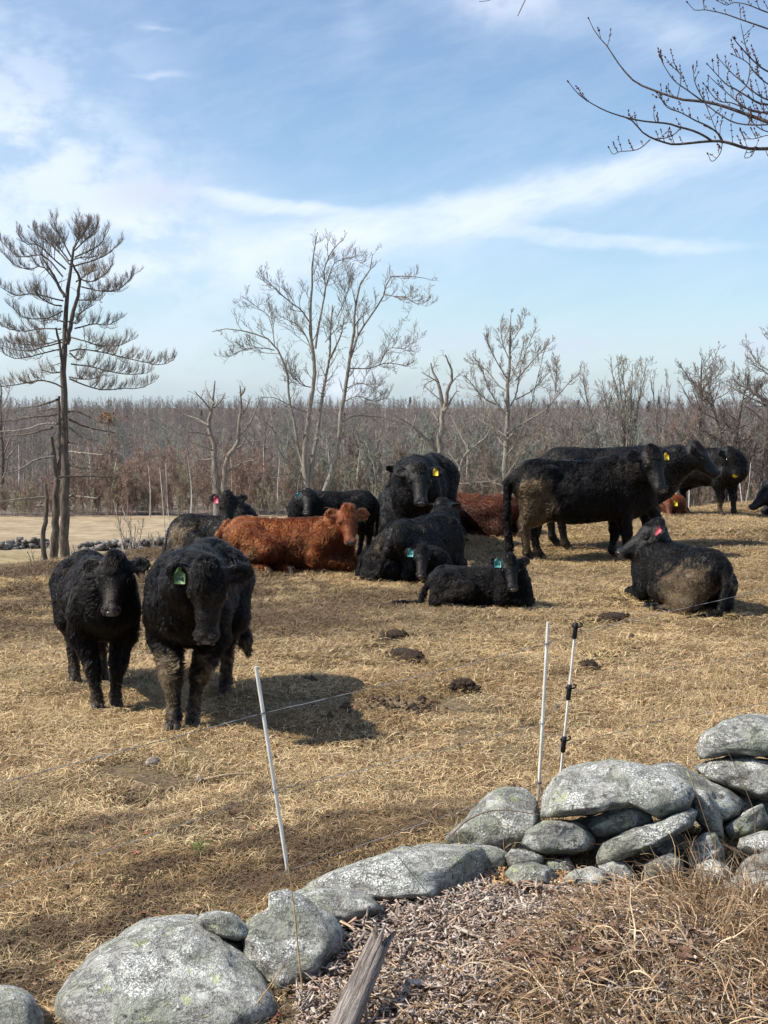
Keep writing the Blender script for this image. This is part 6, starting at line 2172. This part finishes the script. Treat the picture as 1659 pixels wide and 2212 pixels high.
# ------------------------------------------------------------------ the maple that reaches in from the upper right
px4 = lambda x, y: (1192.4 + x * .28127, y * .28127)
MD = 8.3
MAPLE = [
    ([(1760, 1140), (1640, 1142), (1500, 1140), (1400, 1110), (1300, 1085), (1200, 1085), (1100, 1095), (1000, 1105), (930, 1110), (850, 1090), (780, 1065), (700, 1020), (620, 930), (560, 900)], .0115, .004),
    ([(1230, 1085), (1180, 1050), (1100, 1010), (1000, 980), (950, 970), (900, 950), (800, 940), (700, 930), (560, 900), (410, 850), (280, 780), (200, 720), (130, 635)], .0075, .0022),
    ([(1760, 975), (1640, 930), (1500, 880), (1300, 810), (1160, 780), (1000, 765), (900, 735), (800, 700), (640, 630), (520, 500), (420, 350), (340, 260), (285, 150)], .0125, .0022),
    ([(1760, 580), (1640, 540), (1540, 460), (1430, 340), (1400, 300)], .006, .003), ([(1760, 260), (1640, 215), (1450, 150), (1320, 105), (1170, 75), (1100, 80), (1045, 25)], .006, .002),
    ([(1760, 120), (1640, 90), (1500, 35), (1400, 20), (1340, 40), (1280, 10)], .005, .002), ([(1170, 75), (1160, -20)], .003, .002),
    ([(1760, 810), (1600, 795), (1500, 740), (1400, 680), (1330, 640), (1200, 500)], .008, .0022), ([(1310, 1085), (1280, 1030), (1200, 970), (1100, 925), (1000, 870), (930, 845), (880, 820), (810, 720)], .006, .002),
    ([(1180, 800), (1290, 880), (1400, 940), (1550, 960), (1760, 950)], .004, .005), ([(780, 1065), (870, 1060), (940, 1030), (980, 990)], .003, .0035), ([(755, 1070), (690, 1130), (630, 1155), (520, 1165), (470, 1185), (440, 1140)], .0035, .002),
    ([(1180, 800), (1100, 640), (1085, 520)], .004, .002), ([(1160, 780), (1050, 700), (940, 620), (870, 520), (830, 440)], .005, .002), ([(1760, 790), (1640, 760), (1540, 700), (1450, 620), (1380, 560), (1280, 450)], .006, .002),
    ([(1760, 850), (1560, 860), (1450, 800), (1330, 700), (1210, 590)], .006, .002), ([(1310, 1085), (1290, 1180), (1230, 1240), (1200, 1190)], .003, .002), ([(1450, 180), (1480, 330), (1520, 480), (1500, 640), (1430, 720)], .002, .004),
    ([(1180, 800), (1220, 900), (1260, 1000), (1300, 1085)], .002, .003), ([(820, 710), (860, 790), (930, 840)], .003, .002), ([(960, 765), (990, 590), (925, 510)], .003, .002), ([(1760, 900), (1600, 860), (1480, 830), (1380, 790), (1270, 770), (1170, 650)], .006, .002),
    ([(1760, 690), (1650, 640), (1560, 560), (1500, 480), (1390, 420)], .005, .002), ([(1760, 1030), (1650, 1010), (1560, 960), (1450, 830), (1420, 760)], .004, .002), ([(1500, 1140), (1480, 1210), (1530, 1200), (1560, 1150)], .0025, .002),
    ([(1760, 1040), (1650, 1040), (1560, 1065), (1480, 1060), (1450, 1010)], .003, .002), ([(1640, 1150), (1660, 1200), (1700, 1230)], .002, .002),
]
mt = empty('maple_tree', (4.6, 9.0, float(terrain(4.6, 9.0))), 'bare budding maple limb reaching in at the upper right', 'tree')
org = np.array(mt.location)
MAT_MAPLE = material('maple_bark', f_bark((.05, .038, .036), (.15, .12, .11), 40))
MAT_BUD = material('maple_bud', lambda g: ((.085, .022, .022), .6))
r = np.random.RandomState(91)
tb = Tubes(); tb.add(resample([(4.6, 9.0, -.3), (4.62, 9.0, 1.5), (4.55, 9.05, 3.5), (4.7, 9.1, 6.5), (4.6, 9.0, 9.5)], 16), np.linspace(.24, .06, 16), 12)
link('trunk', tb.mesh('trunk', org), MAT_MAPLE, mt)
tw, bud = Tubes(), Tubes()
hub = {}


def budat(p, d, s_=1.0):
    d = norm(d)
    bud.add(np.stack([p, p + d * .007 * s_, p + d * .014 * s_]), np.array((.0016, .0040, .0008)) * s_, 5)


for i, (pp, r0, r1) in enumerate(MAPLE):
    off = r.uniform(-.35, .35) if i > 0 else 0
    q = np.array([at(*px4(x, y), MD + off * (0.2 + .8 * (abs(x - pp[0][0]) / 800))) for x, y in pp])
    q = resample(q, 22)
    rr = np.linspace(r0, r1, 22)
    if pp[0][0] >= 1750:                                             # carry the limb on to the trunk, out of the picture
        z_t = 2.6 + (1150 - pp[0][1]) / 1150 * 3.2
        ext = resample([(4.58, 9.02, z_t - .5), (3.7, 8.75, z_t - .1), q[0]], 10)[:-1]
        q = np.vstack((ext, q)); rr = np.concatenate((np.linspace(max(r0 * 2.6, .02), r0, 9), rr))
    t = Tubes(); t.add(q, rr, 7)
    link('limb', t.mesh('limb', org), MAT_MAPLE, mt)
    q2, rr2 = q[-22:], rr[-22:]
    L = np.linalg.norm(np.diff(q2, axis=0), axis=1).sum()
    for k in range(int(L * (8 if i < 5 else 14)) + 2):                                 # spurs, each with a string of buds
        f = r.uniform(.05, .93) * 20.9
        j = int(f)
        p = q2[j] * (1 - f % 1) + q2[j + 1] * (f % 1)
        tg = norm(q2[j + 1] - q2[j])
        d = norm(tg * .6 + perp(tg, r) * .6 + np.array((0, 0, .75)))
        l = r.uniform(.015, .10) * (1 if r.rand() < .8 else 1.4)
        sp = [p]
        for m_ in range(4):
            d = norm(d + np.array((0, 0, .16)) + r.normal(size=3) * .10)
            sp.append(sp[-1] + d * l / 4)
        sp = np.array(sp)
        tw.add(sp, np.linspace(.0026, .0014, 5), 4, (.14, .085, .075))
        budat(sp[-1], d, 1.25)
        for b_ in range(int(l * 34)):
            ff = r.uniform(.35, 1) * 3.9
            jj = int(ff)
            pb = sp[jj] * (1 - ff % 1) + sp[jj + 1] * (ff % 1)
            for s_ in (1, -1):
                pd = perp(d, r); budat(pb, pd * s_ + d * .6, .9)
    budat(q[-1], q[-1] - q[-2], 1.4)
# a twig hanging into the top edge
q = resample([np.array((4.6, 9.0, 5.6)), at(1600, -160, 8.6), at(1330, -90, 8.3), at(1170, -45, 8.2), at(1138, 0, 8.2), at(1130, 22, 8.2), at(1118, 35, 8.2)], 24)
t = Tubes(); t.add(q, np.linspace(.03, .0022, 24), 6); link('limb', t.mesh('limb', org), MAT_MAPLE, mt)
q = resample([at(1170, -45, 8.2), at(1100, -20, 8.2), at(1060, 0, 8.2), at(1035, 3, 8.2)], 10)
t = Tubes(); t.add(q, np.linspace(.003, .0018, 10), 6); link('limb', t.mesh('limb', org), MAT_MAPLE, mt)
tag(link('twigs', tw.mesh('twigs', org), MAT_TWIG, mt), kind='stuff')
tag(link('buds', bud.mesh('buds', org), MAT_BUD, mt), kind='stuff')

# ------------------------------------------------------------------ small things on the pasture
def lump(name, u, v, rad, mat, label, cat, seed, group=None, squash=0.5, k=.12):
    p = gnd(u, v)
    me = ellipsoid_mesh(name, rad, 22, 13)
    V = np.zeros(len(me.vertices) * 3, np.float32); me.vertices.foreach_get('co', V)
    V = V.reshape(-1, 3).astype(float)
    V = V * (1 + k * noise3(V / np.mean(rad), 1.6, seed, 4))[:, None]
    me.vertices.foreach_set('co', V.astype(np.float32).ravel()); me.update()
    if name == 'dung_pat':                                           # the broken rim crumbles into the grass
        rc = np.random.RandomState(seed)
        Q0 = np.array([p_.vertices[:] for p_ in me.polygons])
        VV, TT = [V], []
        o6 = np.array([(1, 0, 0), (0, 1, 0), (-1, 0, 0), (0, -1, 0), (0, 0, 1), (0, 0, -.6)])
        for i_ in range(70):
            a_ = rc.uniform(0, 6.28); f_ = rc.uniform(.35, 1.45)
            c_ = np.array((math.cos(a_) * rad[0] * f_, math.sin(a_) * rad[1] * f_, rad[2] * (.45 if f_ < .9 else -.05)))
            k_ = len(V) + 6 * i_
            VV.append(c_ + o6 * rc.uniform(.012, .034) * rc.uniform(.6, 1.2, (6, 3)))
            TT += [(k_ + a, k_ + b, k_ + c) for a, b, c in [(0, 1, 4), (1, 2, 4), (2, 3, 4), (3, 0, 4), (1, 0, 5), (2, 1, 5), (3, 2, 5), (0, 3, 5)]]
        me = mesh_np(name, np.vstack(VV), Q0, TT)
    o = link(name, me, mat, None, p + np.array((0, 0, rad[2] * squash)))
    o.rotation_euler = (0, 0, seed * 1.3)
    return tag(o, label, cat, group)


MAT_ROCK = material('field_rock', lambda g: (lambda n: (g.mix(g.ramp(n, .3, .7), (.12, .095, .075), (.34, .28, .23)), .9, g.bump(n, .6, .01)))(g.noise(g.objco(), 40.0, 5.0, .65)))
MAT_DUNG = material('cattle_dung', lambda g: (lambda n: (g.mix(g.ramp(n, .35, .7), (.022, .014, .008), (.085, .055, .033)), .9, g.bump(n, 1.0, .03)))(g.noise(g.objco(), 30.0, 5.0, .7)))
lump('field_rock', 330, 1655, (.050, .036, .030), MAT_ROCK, 'grey-brown rock lying below the front steer', 'rock', 3, squash=.7)
lump('field_rock', 430, 1690, (.024, .022, .018), MAT_ROCK, 'small rock at the end of the fallen stick', 'rock', 5, squash=.8)
lump('field_rock', 212, 1640, (.045, .025, .016), MAT_ROCK, 'flat brown rock half hidden in the grass beneath the top wire', 'rock', 8, squash=.5)
for i, (u, v, a_, b_, lab) in enumerate([(850, 1382, .17, .11, 'dark dung pat nearest the two lying calves'), (880, 1425, .20, .12, 'broad dark dung pat in the middle of the pasture'), (1325, 1342, .17, .12, 'dark dung pat left of the lying cow with the pink tag'),
                                         (1270, 1447, .10, .07, 'small dung pat right of the insulator post'), (1000, 1490, .09, .06, 'small dung pat between the fence posts')]):
    lump('dung_pat', u, v, (a_, b_, .06), MAT_DUNG, lab, 'dung', 20 + i, 'dung pats on the pasture', .42, .16)
p0, p1 = gnd(440, 1692), gnd(552, 1678)
t = Tubes(); q = resample([p0 + (0, 0, .018), (p0 + p1) / 2 + (0, 0, .03), p1 + (0, 0, .018)], 8) - p0
t.add(q, np.linspace(.009, .006, 8), 6, (.45, .34, .22))
tag(link('fallen_stick', t.mesh('fallen_stick'), MAT_TWIG, None, p0), 'short pale stick lying on the turf left of the leaning post', 'stick')
tg_ = mesh_np('x', [(0, 0, 0), (0, 0, 1), (0, 1, 0)], None, [(0, 1, 2)])
P_ = np.array([gnd(430 + dx_, 1842 + dy_) for dx_, dy_ in np.random.RandomState(4).normal(size=(46, 2)) * np.array((13, 6))])
o = long_blades('green_grass', P_, 5, .05, .11, .0024, 1.5, [(.10, .20, .03), (.14, .24, .05), (.08, .15, .03)], upb=.9, grav=.2)
tag(o, 'small fresh tuft of green grass in the brown turf', None, None, 'stuff')
